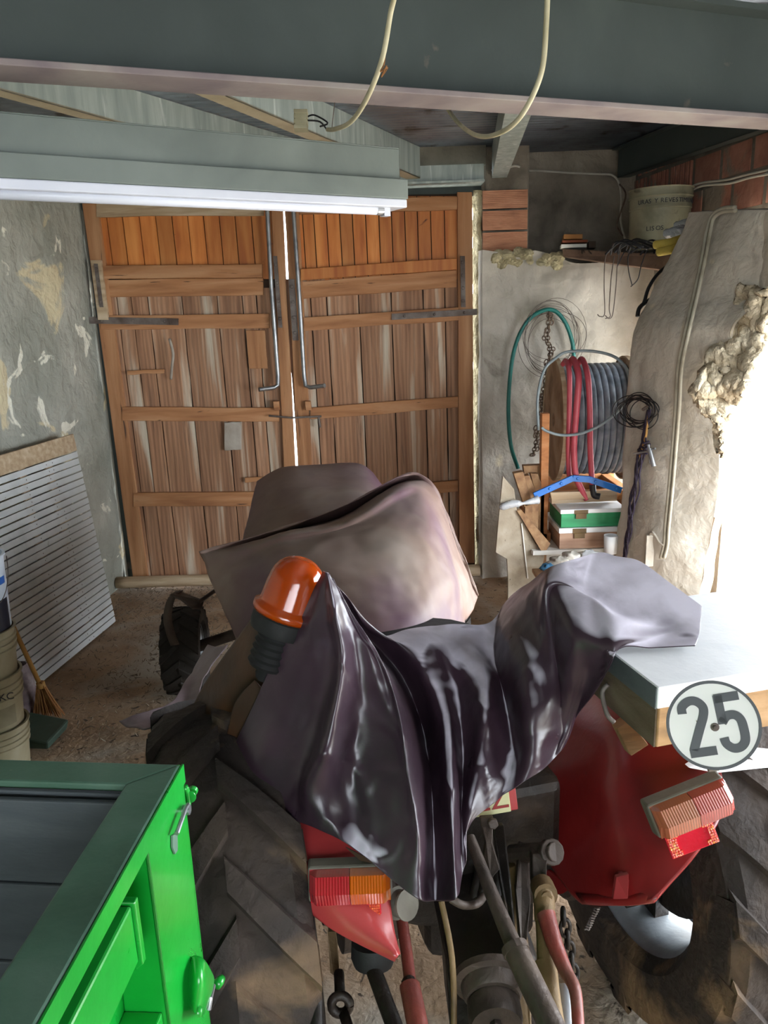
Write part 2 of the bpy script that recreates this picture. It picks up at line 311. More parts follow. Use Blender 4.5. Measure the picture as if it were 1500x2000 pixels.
# back wall above and to the right of the doors
mb = MB(); mb.box((-2.8, 6.36, 3.42), (2.6, 6.7, 3.9)); mb.box((.88, 6.62, 2.3), (2.6, 6.8, 3.6))
struct(mb.build('wall_back_upper', plaster_dark))
rows = []
for v in (495, 560, 700, 850, 1000, 1130, 1250):
    rr = []
    for k in range(9):
        u = 942 + (1300-942)*k/8
        vv = v + (random.uniform(-8, 8) + (12 if k > 3 else -2) if v == 495 else 0)
        rr.append(PY(u, vv, 6.22 - .02*(v-495)/300 + (random.uniform(-.02, .02))))
    rows.append(rr)
g = rough_grid(net(rows, 10, 12), .03, 3.2, 9)
mb = MB().grid(g); back = [[p + V((0, .02, 0)) for p in r] for r in g]
top = [g[0], [p + V((0, .22, .01*random.uniform(-1, 2))) for p in g[0]], [p + V((0, .42, -.02)) for p in g[0]]]
mb.grid(top); mb.grid([[r[0] for r in g], [r[0]+V((-.015, .12, 0)) for r in g], [r[0]+V((.02, .45, 0)) for r in g]])
struct(mb.build('wall_back_lower', plaster_warm, smooth=True, solid=0))
mb = MB()   # crumbling yellow render along the top of the lower wall
for i in range(46):
    u = random.uniform(955, 1095); v = 500+random.uniform(-8, 16) + (4 if u > 1060 else 0); r = random.uniform(.015, .05)
    c = PY(u, v, 6.215+random.uniform(-.01, .03)); pr = [(0, -r*.2), (r*.8, -r*.15), (r*1.1, 0), (r*.7, r*.15), (0, r*.2)]
    mb.lathe(pr, c, (random.uniform(-.25, .25), -1, random.uniform(.0, .7)), 9)
struct(mb.build('trim_1', rubble))
# jamb pier to the right of the door, with three exposed hollow bricks
mb = MB(); zb = PY(980, 492, 6.3).z
mb.box((.84, 6.32, zb), (1.2, 6.8, 3.44)); mb.box((.86, 6.3, 3.02), (1.19, 6.34, 3.42))
struct(mb.build('wall_back_pier', plaster_dark, bevel=.01))
mb = MB()
for k in range(3):
    z1 = PY(985, [371, 411, 453][k], 6.28).z; z0 = PY(985, [407, 449, 492][k], 6.28).z
    x0, x1 = PY(943, 440, 6.28).x, PY(1030, 440, 6.28).x; n = 12 if k else 10
    for j in range(n):
        a = z0+(z1-z0)*j/n; b = z0+(z1-z0)*(j+.72)/n; mb.box((x0, 6.275, a), (x1, 6.33, b))
    mb.box((x0, 6.283, z0), (x1, 6.34, z1))
o = struct(mb.build('trim_2', brick_l)); 
# lintel over the doors
mb = MB(); a = PY(780, 330, 6.28).z
mb.box((-2.5, 6.26, 3.26), (.86, 6.6, 3.46)); struct(mb.build('lintel', mat('concrete_lintel', ['5d5a50', '7b776b', '8d897c'], 4, rough=.9, bump=.3)))
mb = MB(); mb.box((-2.4, 6.22, 3.14), (.84, 6.24, 3.26)); mb.box((-2.4, 6.18, 3.13), (.84, 6.5, 3.145)); struct(mb.build('lintel_steel', galv))
# right wall
def RW(y): return 2.14 + .13*(6.35-y)       # brick face
mb = MB(); y = 6.55; row = 0
hb = .215; ztop = 3.9
for r_ in range(5):
    z0 = 2.74 + r_*hb; y = 6.6 + (.15 if r_ % 2 else 0)
    while y > -2.4:
        ln = .33 if r_ % 2 else .33
        a, b = y-.035, y-ln
        mb.hexa([(RW(a), a, z0+.018), (RW(b), b, z0+.018), (RW(b), b, z0+hb-.018), (RW(a), a, z0+hb-.018)], [(RW(a)+.1, a, z0+.012), (RW(b)+.1, b, z0+.012), (RW(b)+.1, b, z0+hb-.012), (RW(a)+.1, a, z0+hb-.012)])
        for q in range(9 if y > 6.0 else 0):   # ribs of the hollow bricks
            yy = a-(a-b)*(q+.5)/9
            mb.hexa([(RW(yy)-.006, yy+.011, z0+.015), (RW(yy)-.006, yy-.011, z0+.015), (RW(yy)-.006, yy-.011, z0+hb-.015), (RW(yy)-.006, yy+.011, z0+hb-.015)], [(RW(yy)+.02, yy+.011, z0+.015), (RW(yy)+.02, yy-.011, z0+.015), (RW(yy)+.02, yy-.011, z0+hb-.015), (RW(yy)+.02, yy+.011, z0+hb-.015)])
        y -= ln+.01
o = mb.build('wall_right_bricks', brick); struct(o)
mb = MB(); mb.hexa([(RW(6.8)+.008, 6.8, 2.6), (RW(-2.5)+.008, -2.5, 2.6), (RW(-2.5)+.008, -2.5, 3.9), (RW(6.8)+.008, 6.8, 3.9)], [(RW(6.8)+.3, 6.8, 2.6), (RW(-2.5)+.3, -2.5, 2.6), (RW(-2.5)+.3, -2.5, 3.9), (RW(6.8)+.3, 6.8, 3.9)])
struct(mb.build('wall_right_upper', mortar))
mb = MB()
for y0_, y1_, z0_, z1_ in ((5.95, 6.8, -.05, 2.75), (5.05, 5.95, -.05, .75), (5.05, 5.95, 1.85, 2.75)):
    mb.hexa([(RW(y0_), y0_, z0_), (RW(y1_), y1_, z0_), (RW(y1_)+.4, y1_, z0_), (RW(y0_)+.4, y0_, z0_)], [(RW(y0_), y0_, z1_), (RW(y1_), y1_, z1_), (RW(y1_)+.4, y1_, z1_), (RW(y0_)+.4, y0_, z1_)])
struct(mb.build('wall_right_corner', plaster_warm))
# stone pier and wall over the doorway
hs = [416, 470, 520, 575, 640, 740, 850, 960, 1085, 1250]
lu = [1348, 1325, 1300, 1268, 1238, 1228, 1222, 1213, 1205, 1190]
ru = [1520, 1512, 1506, 1500, 1445, 1425, 1410, 1396, 1378, 1352]
ry = [3.95, 3.95, 3.95, 3.95, 4.0, 4.1, 4.2, 4.25, 4.3, 4.35]
rows = []
for v, a, b, yy in zip(hs, lu, ru, ry):
    p, q = PY(a, v, 4.75), PY(b, v+(-6 if v < 600 else 0), yy); n = 9
    q += V((random.uniform(-.03, .03), 0, 0)); r = []
    r.append(p + V((.42, .30, 0))); r.append(p + V((.07, .05, 0)))
    for k in range(n): t = k/(n-1); r.append(p.lerp(q, t) - V((.05*math.sin(PI*t), .05*math.sin(PI*t), 0)))
    rows.append(r)
face = rough_grid(net(rows, 8, 12), .018, 3.0, 21)
mb = MB().grid(face)
st = [0 if i < 4*12 else 1 for i in range(len(face))]
edge = [r[-1] for r in face[3*12:]]
rev = [edge]; 
for k in range(1, 9):
    rev.append([p + V((.036*k, .060*k + .012*noise.noise(p*9+V((k, 0, 0))), 0)) + V((.0, .02*noise.noise(p*6+V((0, k*.7, 3))), .0)) for p in edge])
mb2 = MB().grid(rough_grid(rev, .02, 7, 4)); 
RI = [[(1446, 556), (1436, 610), (1412, 660), (1380, 705), (1352, 760), (1372, 800), (1400, 830), (1402, 880)], [(1475, 562), (1468, 620), (1446, 680), (1420, 735), (1398, 780), (1400, 812), (1408, 835), (1406, 884)], [(1512, 572), (1500, 630), (1480, 700), (1458, 755), (1436, 792), (1420, 820), (1414, 842), (1409, 888)]]
rg_ = net([[PY(u, v, ([4.16, 4.06, 3.97][k] if v < 760 else 4.1+.0006*(v-760)) - .05) for u, v in r] for k, r in enumerate(RI)], 10, 12)
struct(MB().grid(rough_grid(rg_, .05, 8, 12, .7)).build('trim_9', mat('broken_stone', ['a3957d', 'bdb098', 'd0c6b0'], 8, rough=1, bump=.8, bscale=16, bdist=.06), smooth=True, solid=.05))
topc = [face[0], [p+V((.12, .06, .012)) for p in face[0]], [p+V((.35, .2, .01)) for p in face[0]]]; mb.grid(topc)
struct(mb.build('wall_right_pier', plaster_warm, smooth=True)); struct(mb2.build('trim_3', mat('broken_stone_reveal', ['8a7b62', 'b3a485', 'cbbf9f'], 5, rough=1, bump=1, bscale=16, bdist=.06), smooth=True, sub=1))
# wall over the doorway continuing toward the camera
zt = PY(1500, 412, 3.95).z; zo = PY(1500, 563, 3.95).z; x0 = PY(1500, 480, 3.95).x
g = rough_grid([[V((x0-.01 + .1*t*2.0, 4.0-t*3.4, zo + (zt-zo)*i/12 + .02*noise.noise(V((t*9, i, 0))))) for t in [j/60 for j in range(61)]] for i in range(13)], .025, 4, 5)
mb = MB().grid(g); mb.grid([g[0], [p+V((.25, 0, .02)) for p in g[0]], [p+V((.6, 0, 0)) for p in g[0]]]); mb.grid([g[-1], [p+V((.25, 0, .0)) for p in g[-1]]])
struct(mb.build('wall_right_lintel', plaster_warm, smooth=True))
mb = MB(); mb.box((2.15, -2.5, -.05), (2.9, .55, 2.75)); struct(mb.build('wall_right_near', plaster_warm))
# unseen rear wall, its opening cut down to weaken light from behind
mb = MB(); mb.box((-3.5, -2.6, 0), (-.9, -2.4, 3.9)); mb.box((1.4, -2.6, 0), (2.9, -2.4, 3.9)); mb.box((-.9, -2.6, 2.75), (1.4, -2.4, 3.9)); mb.box((-.9, -2.6, 0), (1.4, -2.4, 1.0)); struct(mb.build('wall_rear', plaster))
# roof of corrugated sheet
n = 620; ya, yb = -2.6, 6.9; g = []
for i in range(n+1):
    y = ya+(yb-ya)*i/n; z = 3.26 + .022*y + .009*math.sin(2*PI*y/.076)
    if i % 1 == 0: g.append([V((-3.5, y, z)), V((0, y, z)), V((2.95, y, z))])
struct(MB().grid(g).build('ceiling', sheet, smooth=True, solid=.003))
# ------------------------------------------------------------------ steel beams and purlins
pA, pB = V((-.98, 2.33, 2.85)), V((1.53, 3.27, 2.85)); d = (pB-pA).normalized(); a = pA - d*2.0; b = pB + d*1.3
nn = V((d.y, -d.x, 0))
a.z = 2.885; b.z = 2.885
mb = MB(); up = V((0, 0, 1)); H_ = .34
mb.prism([a, b, b+up*H_, a+up*H_], nn*-.012)
o = mb.build('roof_beam', steel_grey); struct(o)
mb = MB(); mb.prism([a+nn*.0-up*.018, b-up*.018, b, a], nn*-.16); mb.v = [p+nn*.07 for p in mb.v]; struct(mb.build('trim_4', steel_purple, o, bevel=.003)); 
mb = MB(); mb.prism([a+up*H_, b+up*H_, b+up*(H_+.02), a+up*(H_+.02)], nn*-.16); mb.v = [p+nn*.07 for p in mb.v]; struct(mb.build('trim_5', steel_grey, o))
def purlin(name, p, q, h, m, fl, side=1, ext=1.2, w=.07, fm=None):
    p, q = V(p), V(q); p.z = q.z = 3.17
    dd = (q-p).normalized(); p = p - dd*ext; s = V((dd.y, -dd.x, 0))*side
    zc = lambda y: 3.26+.022*y-.010
    mb = MB(); mb.prism([p, q, V((q.x, q.y, zc(q.y))), V((p.x, p.y, zc(p.y)))], s*.006); o = mb.build(name, m); struct(o)
    mb = MB(); mb.prism([p, q, q+V((0, 0, .008)), p+V((0, 0, .008))], s*w); struct(mb.build('trim_6', fm or m, o)); return o
purlin('purlin', (-1.56, 3.61, 0), (-1.56+.24*5.1, 3.61+.49*5.1, 0), .2, galv, 1, side=-1, fm=creamw, w=.09)
purlin('purlin', (-.69, 3.71, 0), (-.69+.35*3.0, 3.71+.83*3.0, 0), .2, galv, 1, side=-1, fm=creamw, w=.10)
mb = MB(); mb.prism([(.60, 3.4, 3.17), (.93, 6.36, 3.17), (.93, 6.36, 3.39), (.60, 3.4, 3.325)], (-.012, 0, 0)); mb.prism([(.60, 3.4, 3.17), (.93, 6.36, 3.17), (1.03, 6.35, 3.17), (.74, 3.4, 3.17)], (0, 0, .01)); struct(mb.build('purlin', galv))
# heavy channel along the right wall
mb = MB(); p, q = V((1.93, 6.5, 3.17)), V((2.42, 4.0, 3.15)); dd = (q-p).normalized(); q = p+dd*8
mb.prism([p, q, q+V((0, 0, .20)), p+V((0, 0, .22))], (.012, 0, 0)); mb.prism([p, q, q+V((0, 0, .012)), p+V((0, 0, .012))], (.09, 0, 0)); mb.prism([p+V((0, 0, .2)), q+V((0, 0, .2)), q+V((0, 0, .212)), p+V((0, 0, .212))], (-.05, 0, 0))
struct(mb.build('purlin', steel_grey))

# ------------------------------------------------------------------ double plank doors
DY = 6.30
def vx(x0, y0, y): return x0 + (1000-x0)*(y-y0)/6100.0
def dquad(mb, u0a, u1a, va, u0b, u1b, vb, y, th, tl=0, tr=0):
    "a board seen between image rows va (top) and vb (bottom); tl/tr lower its right end"
    mb.prism([PY(u0a, va, y), PY(u1a, va+tr, y), PY(u1b, vb+tr, y), PY(u0b, vb, y)], (0, th, 0))
def leaf(name, left, ups, lows, label):
    vt, vm, vb = (392, 545, 1128) if left else (383, 548, 1108)
    mb = MB()
    for a, b in zip(ups[:-1], ups[1:]):
        dquad(mb, a+.9, b-.9, vt, vx(a, vt, vm)+.9, vx(b, vt, vm)-.9, vm, DY+.02+random.uniform(0, .006), .022)
    o = mb.build(name, wood_new); struct(o)
    mb = MB()
    for a, b in zip(lows[:-1], lows[1:]):
        v0 = 562 if left else 545; a0, b0 = vx(a, 640, v0), vx(b, 640, v0); a1, b1 = vx(a, 640, vb), vx(b, 640, vb)
        n = 22; y = DY+.012+random.uniform(0, .012); L_ = []; R__ = []
        for k in range(n+1):
            t = k/n; v = v0+(vb-v0)*t
            L_.append((a0+(a1-a0)*t + 1.1 + 1.3*noise.noise(V((a, k*.5, 1))), v)); R__.append((b0+(b1-b0)*t - 1.1 + 1.3*noise.noise(V((b, k*.5, 7))), v))
        mb.prism([PY(u, v, y) for u, v in L_] + [PY(u, v, y) for u, v in reversed(R__)], (0, .03, 0))
    lab(mb.build('weathered_planks', wood_old, o), 'grey brown weathered lower planks')
    u0, u1 = (168, 549) if left else (558, 918); mb = MB()
    mb.prism([PY(u0, 386, DY+.048), PY(u1, 378, DY+.048), PY((vx(u1, 378, vb) if not left else u1+.05*(vb-386)), vb, DY+.048), PY((vx(u0, 386, vb) if left else u0+.05*(vb-386)), vb, DY+.048)], (0, .012, 0)); mb.build('gap_shade_sheet', wood_dark, o)  # dark sheet added behind the planks so their gaps look shaded
    return o
def rail(par, u0, v0, u1, v1, h, mt, th=.035, y=None, nm='rail', wob=1.2):
    n = 14; t_, b_ = [], []; s = random.random()*50
    for k in range(n+1):
        t = k/n; u = u0+(u1-u0)*t; v = v0+(v1-v0)*t
        t_.append((u, v+wob*noise.noise(V((t*3, s, 0))))); b_.append((u, v+h+wob*1.6*noise.noise(V((t*3, s, 5)))))
    mb = MB(); yy = DY-.02 if y is None else y
    mb.prism([PY(u, v, yy) for u, v in t_]+[PY(u, v, yy) for u, v in reversed(b_)], (0, th, 0)); return mb.build(nm, mt, par, bevel=.004)
def stile(par, u0, u1, v0, v1, mt, y=None, th=.04, slant=None, nm='stile'):
    yy = DY-.012 if y is None else y; n = 14; L_ = []; R__ = []; s = random.random()*50
    for k in range(n+1):
        v = v0+(v1-v0)*k/n; f = (lambda u: vx(u, v0, v)) if slant is None else (lambda u: u+slant*(v-v0))
        L_.append((f(u0)+.8*noise.noise(V((k*.4, s, 0))), v)); R__.append((f(u1)+.8*noise.noise(V((k*.4, s, 9))), v))
    mb = MB(); mb.prism([PY(u, v, yy) for u, v in L_]+[PY(u, v, yy) for u, v in reversed(R__)], (0, th, 0)); return mb.build(nm, mt, par, bevel=.004)
dl = leaf('door_1', True, [188, 204, 235, 268, 300, 332, 363, 394, 425, 456, 488, 520, 545], [222-18, 235, 263, 295, 361, 429, 478, 505, 545], '')
dr = leaf('door_2', False, [553, 588, 610, 635, 661, 686, 712, 738, 763, 789, 814, 840, 867, 905], [562, 590, 610, 641, 703, 766, 828, 870, 905], '')
stile(dl, 160, 190, 397, 1130, wood_stile, slant=.136); stile(dl, 529, 551, 395, 1120, wood_stile, slant=.050); lab(stile(dl, 176, 196, 508, 625, wood_pale, y=DY-.05, slant=.13, nm='batten'), 'short pale batten nailed on the stile')
stile(dr, 556, 583, 395, 1100, wood_stile, slant=.050); stile(dr, 893, 922, 375, 1100, wood_stile, slant=.006)
rail(dl, 188, 395, 515, 393, 28, wood_pale); rail(dl, 200, 519, 512, 516, 26, wood_rail); rail(dl, 205, 546, 514, 543, 34, wood_rail, y=DY-.008); rail(dl, 196, 616, 526, 613, 28, wood_rail)
rail(dl, 238, 795, 545, 797, 27, wood_rail); rail(dl, 260, 963, 500, 961, 27, wood_rail)
rail(dr, 584, 392, 893, 383, 26, wood_rail); rail(dr, 587, 525, 892, 504, 22, wood_new); rail(dr, 588, 550, 892, 527, 34, wood_rail, y=DY-.008); rail(dr, 593, 620, 896, 600, 26, wood_rail)
rail(dr, 606, 797, 895, 774, 22, wood_rail); rail(dr, 610, 962, 895, 938, 22, wood_rail)
# small mended boards and battens
lab(rail(dl, 438, 825, 471, 824, 55, mat('pale_patch', ['8b8073', 'b1a99f'], 6, rough=.8), nm='patch_board', th=.02), 'small pale patch board')
rail(dl, 248, 724, 320, 721, 8, wood_rail, nm='batten', th=.02); rail(dl, 478, 933, 520, 932, 9, wood_rail, nm='batten', th=.02)
stile(dl, 480, 517, 645, 720, wood_stile, nm='patch_board', y=DY-.01, th=.02)
# ironwork
mb = MB(); mb.tube([PY(521, 390, DY-.07), PY(530, 560, DY-.07), PY(543, 735, DY-.07), PY(543, 752, DY-.07), PY(535, 757, DY-.08), PY(506, 761, DY-.16)], .017, 10); lab(mb.build('bolt_rod', steel_rod, dl, autos=40), 'long steel cranked bolt rod')
mb = MB(); mb.tube([PY(572, 397, DY-.07), PY(584, 570, DY-.07), PY(594, 735, DY-.07), PY(597, 753, DY-.07), PY(606, 757, DY-.08), PY(634, 753, DY-.16)], .017, 10); lab(mb.build('bolt_rod', steel_rod, dr, autos=40), 'long steel cranked bolt rod')
def strap(par, pts, h, y=DY-.035, nm='hinge_strap'):
    mb = MB(); (u0, v0), (u1, v1) = pts; mb.prism([PY(u0, v0, y), PY(u1, v1, y), PY(u1, v1+h, y), PY(u0, v0+h, y)], (0, .012, 0))
    for t in (.15, .5, .85):
        c = PY(u0+(u1-u0)*t, v0+(v1-v0)*t+h/2, y-.004); mb.lathe([(0, -.01), (.008, -.008), (.011, 0)], c, (0, 1, 0), 8)
    return mb.build(nm, rust, par)
strap(dl, ((172, 619), (348, 622)), 13); strap(dr, ((765, 613), (932, 603)), 12)
def vstrap(par, u0, u1, v0, v1, y):
    mb = MB(); mb.prism([PY(u0, v0, y), PY(u1, v0, y), PY(vx(u1, v0, v1), v1, y), PY(vx(u0, v0, v1), v1, y)], (0, .01, 0))
    for k in range(4):
        v = v0+(v1-v0)*(k+.5)/4; mb.lathe([(0, -.012), (.012, -.01), (.014, 0)], PY(vx((u0+u1)/2, v0, v), v, y), (0, 1, 0), 8)
    mb.build('iron_plate', rust, par)
vstrap(dl, 533, 541, 500, 640, DY-.05); vstrap(dr, 563, 575, 545, 665, DY-.05); vstrap(dl, 183, 190, 515, 600, DY-.06); vstrap(dr, 899, 908, 500, 600, DY-.04)
mb = MB(); mb.tube([PY(525, 812, DY-.06), PY(570, 816, DY-.07), PY(628, 813, DY-.06)], .008, 8); mb.tube([PY(622, 812, DY-.05), PY(625, 835, DY-.06)], .01, 8)
mb.build('latch_bar', rust, dl)
for (u, par) in ((535, dl), (597, dr)):
    mb = MB(); mb.prism([PY(u-2, 784, DY-.07), PY(u+9, 784, DY-.07), PY(u+11, 802, DY-.07), PY(u, 802, DY-.07)], (0, .06, 0)); mb.build('latch_block', wood_rail, par, bevel=.004)
mb = MB(); mb.tube([PY(331, 662, DY-.03), PY(338, 690, DY-.07), PY(336, 715, DY-.06), PY(334, 740, DY-.02)], .011, 8, smooth=4); lab(mb.build('branch_handle', mat('bare_stick', ['8c8176', 'b0a699'], 9, rough=.8), dl, smooth=True), 'bent bare stick handle')
# sill log
mb = MB(); mb.tube([V((-2.3, 6.22, .05)), V((-1.7, 6.2, .055)), V((-.9, 6.2, .05)), V((.8, 6.22, .05))], .05, 10, smooth=4); struct(mb.build('door_sill', wood_pale, smooth=True))
mb = MB(); mb.box((-2.6, 6.44, -.05), (-2.0, 6.6, 3.3)); mb.box((-2.3, 6.4, 3.06), (.86, 6.5, 3.13)); struct(mb.build('door_gap_blocker', steel_grey))  # added behind the leaves so daylight doesn't show past the jamb
# rough plaster edge of the jamb beside the right leaf
rows = [[PY(926+random.uniform(-2, 2), v, 6.42), PY(941+random.uniform(-4, 4), v, 6.33)] for v in range(372, 1180, 24)]
mb = MB().grid(net([[a, a.lerp(b, .5)+V((0, -.02, 0)), b] for a, b in rows], 4, 4)); struct(mb.build('trim_7', rubble, smooth=True, solid=.03))

# ------------------------------------------------------------------ fluorescent lamp
A0, A1 = PZ(0, 325, 2.62), PZ(782, 372, 2.62); ld = (A1-A0).normalized(); A1 = A1; A0 = A1 - ld*1.75; ln_ = V((ld.y, -ld.x, 0))
t = thing('fluorescent_lamp', 'long grey fluorescent lamp with white tube hanging below the roof beam', 'ceiling lamp', (A0+A1)/2+V((0, 0, .1)))
up = V((0, 0, 1)); B = -ln_
mb = MB(); h = .135
mb.prism([A0, A1, A1+up*h, A0+up*h], B*.012); mb.prism([A0+up*h, A1+up*h, A1+up*(h+.004), A0+up*(h+.004)], B*.10); mb.prism([A0+B*.1, A1+B*.1, A1+B*.1+up*h, A0+B*.1+up*h], B*.008); mb.prism([A1, A1+B*.1, A1+B*.1+up*h, A1+up*h], ld*-.006)
mb.build('housing', lampgrey, t, bevel=.002)
mb = MB(); e = ld*.02
mb.prism([A0+ln_*.02+up*-.03, A1+e+ln_*.02+up*-.03, A1+e+ln_*.02+up*.035, A0+ln_*.02+up*.035], B*.14); lab(mb.build('gear_tray', lampgrey, t, bevel=.003), 'lower grey tray')
mb = MB(); mb.prism([A0+up*-.058+ln_*.012, A1+e+up*-.058+ln_*.012, A1+e+up*-.03+ln_*.012, A0+up*-.03+ln_*.012], B*.11); lab(mb.build('reflector', lampwhite, t, bevel=.004), 'white reflector')
mb = MB(); c = up*-.065+B*.03; mb.tube([A0+c, A1+c-ld*.085], .016, 14); mb.build('tube', lampwhite, t, smooth=True)
mb = MB(); mb.tube([A1+c-ld*.085, A1+c-ld*.06], .017, 14); lab(mb.build('tube_cap', steel_rod, t), 'metal tube cap')
mb = MB(); mb.prism([A1+c-ld*.06+up*-.02+ln_*.015, A1+c-ld*.035+up*-.02+ln_*.015, A1+c-ld*.035+up*.02+ln_*.015, A1+c-ld*.06+up*.02+ln_*.015], B*.03); mb.build('socket', lampwhite, t)
mb = MB(); P0 = D(648, 252, 2.72); mb.tube([P0, D(655, 190, 2.6), D(668, 90, 2.45), D(680, -60, 2.3)], .0016, 5, smooth=4); lab(mb.build('hanging_wire', rust, t), 'thin twisted wire')
mb = MB()
mb.tube([D(625, 247, 2.7), D(640, 240, 2.68), D(615, 225, 2.69), D(600, 228, 2.7)], .003, 6, smooth=5); mb.tube([D(640, 256, 2.7), D(625, 238, 2.69), D(600, 235, 2.7)], .003, 6, smooth=5)
mb.build('lead_wires', cable_k, t)
mb = MB(); c = D(588, 236, 2.7); r = R_; u = U_; f = F_
for k in range(4): mb.obox(c+u*(.027-.018*k), r, f, u, .048, .035, .012)
mb.obox(c, r, f, u, .04, .028, .065)
tag(mb.build('terminal_block', cable_c, bevel=.001), 'small cream terminal block on top of the hanging lamp', 'terminal block')
# cream cables looping below the beam
mb = MB(); mb.tube([V((.05, 2.50, 3.235)), V((.04, 2.3, 3.22)), D(775, -60, 1.95), D(762, 30, 2.05), D(745, 120, 2.12), D(715, 195, 2.25), D(685, 238, 2.45), D(655, 252, 2.6), D(640, 253, 2.7)], .0075, 10, smooth=8)
tag(mb.build('cream_cable', cable_c, smooth=True), 'cream cable curving down from beam to the lamp wires', 'cable')
mb = MB(); mb.tube([V((.5, 2.70, 3.235)), V((.47, 2.4, 3.2)), D(1068, -60, 2.0), D(1066, 60, 2.05), D(1055, 150, 2.1), D(1015, 230, 2.2), D(970, 262, 2.35), D(930, 264, 2.55), D(895, 240, 2.75), D(870, 206, 2.92), D(860, 190, 3.0)], .0075, 10, smooth=8)
tag(mb.build('cream_cable', cable_c, smooth=True), 'cream cable hanging in a wide loop over the beam at right', 'cable')
mb = MB(); mb.tube([D(752, 102, 2.13), D(750, 125, 2.12), D(743, 140, 2.1), D(757, 132, 2.12), D(745, 150, 2.11), D(755, 128, 2.1)], .0022, 5, smooth=5)
tag(mb.build('string_knot', straw), 'knotted brown string tied on the left cream cable', 'string')
def text(body, size, o0, xd, yd, m, parent=None, name='lettering', sx=1.0, off=0.0):
    c = bpy.data.curves.new(name, 'FONT'); c.body = body; c.size = size; c.extrude = .0006; c.materials.append(m); c.offset = off
    o = bpy.data.objects.new(name, c); COL.objects.link(o); xd = V(xd).normalized(); yd = V(yd); yd = (yd-xd*yd.dot(xd)).normalized(); zd = xd.cross(yd)
    Mx = Matrix((xd*sx, yd, zd)).transposed().to_4x4(); Mx.translation = V(o0) - (WLOC[parent.name] if parent else V())
    bpy.context.view_layer.update(); me = bpy.data.meshes.new_from_object(o); bpy.data.objects.remove(o); bpy.data.curves.remove(c)
    me.transform(Mx); o = bpy.data.objects.new(name, me); COL.objects.link(o); me.materials.clear(); me.materials.append(m)
    if parent: o.parent = parent
    WLOC[o.name] = V(o0); return o
# ------------------------------------------------------------------ tractor
TY = math.radians(14); HD = V((-math.sin(TY), math.cos(TY), 0)); RT = V((math.cos(TY), math.sin(TY), 0)); UP = V((0, 0, 1)); AX = V((.22, 1.97, .59))
def T(l, h, z): return V((AX.x, AX.y, 0)) + RT*l + HD*h + UP*z
tr = thing('tractor', 'old red tractor parked nose to the doors under purple vinyl covers', 'tractor', (AX.x, AX.y, 0))
def wheel(c, R, W, lat, nlug, name, m, inner):
    "lat: wheel axis, pointing outboard"
    mb = MB(); k = W/2
    prof = [(R*.60, -k*.72), (R*.66, -k*.98), (R*.80, -k*1.06), (R*.91, -k), (R*.955, -k*.8), (R*.965, 0), (R*.955, k*.8), (R*.91, k), (R*.80, k*1.06), (R*.66, k*.98), (R*.60, k*.72)]
    mb.lathe(prof, c, lat, 64)
    ty = mb; a0 = lat.orthogonal().normalized(); b0 = lat.cross(a0)
    for i in range(nlug):
        for s in (-1, 1):
            an = 2*PI*(i+(.5 if s > 0 else 0))/nlug; vs = []
            for t in range(6):
                f = t/5; x = s*(k*1.0*(1-f) + -.04*k*f); th = an + f*.30*(9*1.0/ nlug)*2.0
                r = R*(1.0-.035*(1-f)**3) ; wd = .040*R/.62*(1.15-.25*f)/R
                P = lambda rr, tt: c + lat*x + (a0*math.cos(tt)+b0*math.sin(tt))*rr
                vs += [P(R*.93, th-wd*1.5), P(r, th-wd), P(r, th+wd), P(R*.93, th+wd*1.5)]
            fs = []
            for t in range(5):
                q = t*4
                for j in range(3): fs.append((q+j, q+j+1, q+j+5, q+j+4))
            fs += [(0, 3, 2, 1), (20, 21, 22, 23)]
            # lug shoulder running down the sidewall
            ty.add(vs, fs)
            P2 = lambda rr, tt, xx: c + lat*xx*s + (a0*math.cos(tt)+b0*math.sin(tt))*rr
            wd = .032*R/.62/R
            ty.hexa([P2(R*.80, an-wd, k*1.04), P2(R*.80, an+wd, k*1.04), P2(R*.955, an+wd*1.2, k*1.02), P2(R*.955, an-wd*1.2, k*1.02)], [P2(R*.80, an-wd, k*.9), P2(R*.80, an+wd, k*.9), P2(R*.9, an+wd, k*.8), P2(R*.9, an-wd, k*.8)])
    o = ty.build(name, m, tr, autos=35)
    mb = MB(); q = R*.6
    mb.lathe([(q*1.02, -k*.74), (q*1.06, -k*.80), (q*1.06, -k*.74), (q*.97, -k*.55), (q*.93, -k*.2), (q*.93, k*.2), (q*.97, k*.55), (q*1.06, k*.74), (q*1.06, k*.8), (q*1.02, k*.74)], c, lat, 48)
    lab(mb.build('rim', rimm, o, smooth=True, solid=.006), 'steel rim')
    mb = MB(); dz = .02
    mb.lathe([(.02, dz+.05), (q*.35, dz+.05), (q*.5, dz), (q*.74, dz-.02), (q*.78, dz-.02), (q*.78, dz-.012), (q*.72, dz-.008), (q*.5, dz+.012), (q*.3, dz+.065), (.02, dz+.065)], c, lat, 40, close=True)
    for j in range(4):
        an = PI/4+j*PI/2; e = a0*math.cos(an)+b0*math.sin(an); tt = lat.cross(e)
        mb.obox(c+e*q*.84+lat*(dz-.01), tt, lat, e, .07, .05, q*.26)
        mb.lathe([(0, .05), (.018, .05), (.018, 0)], c+e*q*.80+lat*(dz+.0)*1, -lat, 6); mb.tube([c+e*q*.86-lat*.03+tt*.02, c+e*q*.86-lat*.09+tt*.02], .008, 6)
    mb.build('wheel_disc', grease, o, autos=30)
    return o
LW = T(-.70, .0, .59); RWc = T(.64, 0, .60)
o = wheel(LW, .60, .34, -RT, 15, 'rear_wheel', tyre_m, 1); lab(o, 'left rear tyre with muddy lugs')
o = wheel(RWc, .61, .33, RT, 15, 'rear_wheel', tyre_m, 1); lab(o, 'right rear tyre lit by the doorway')
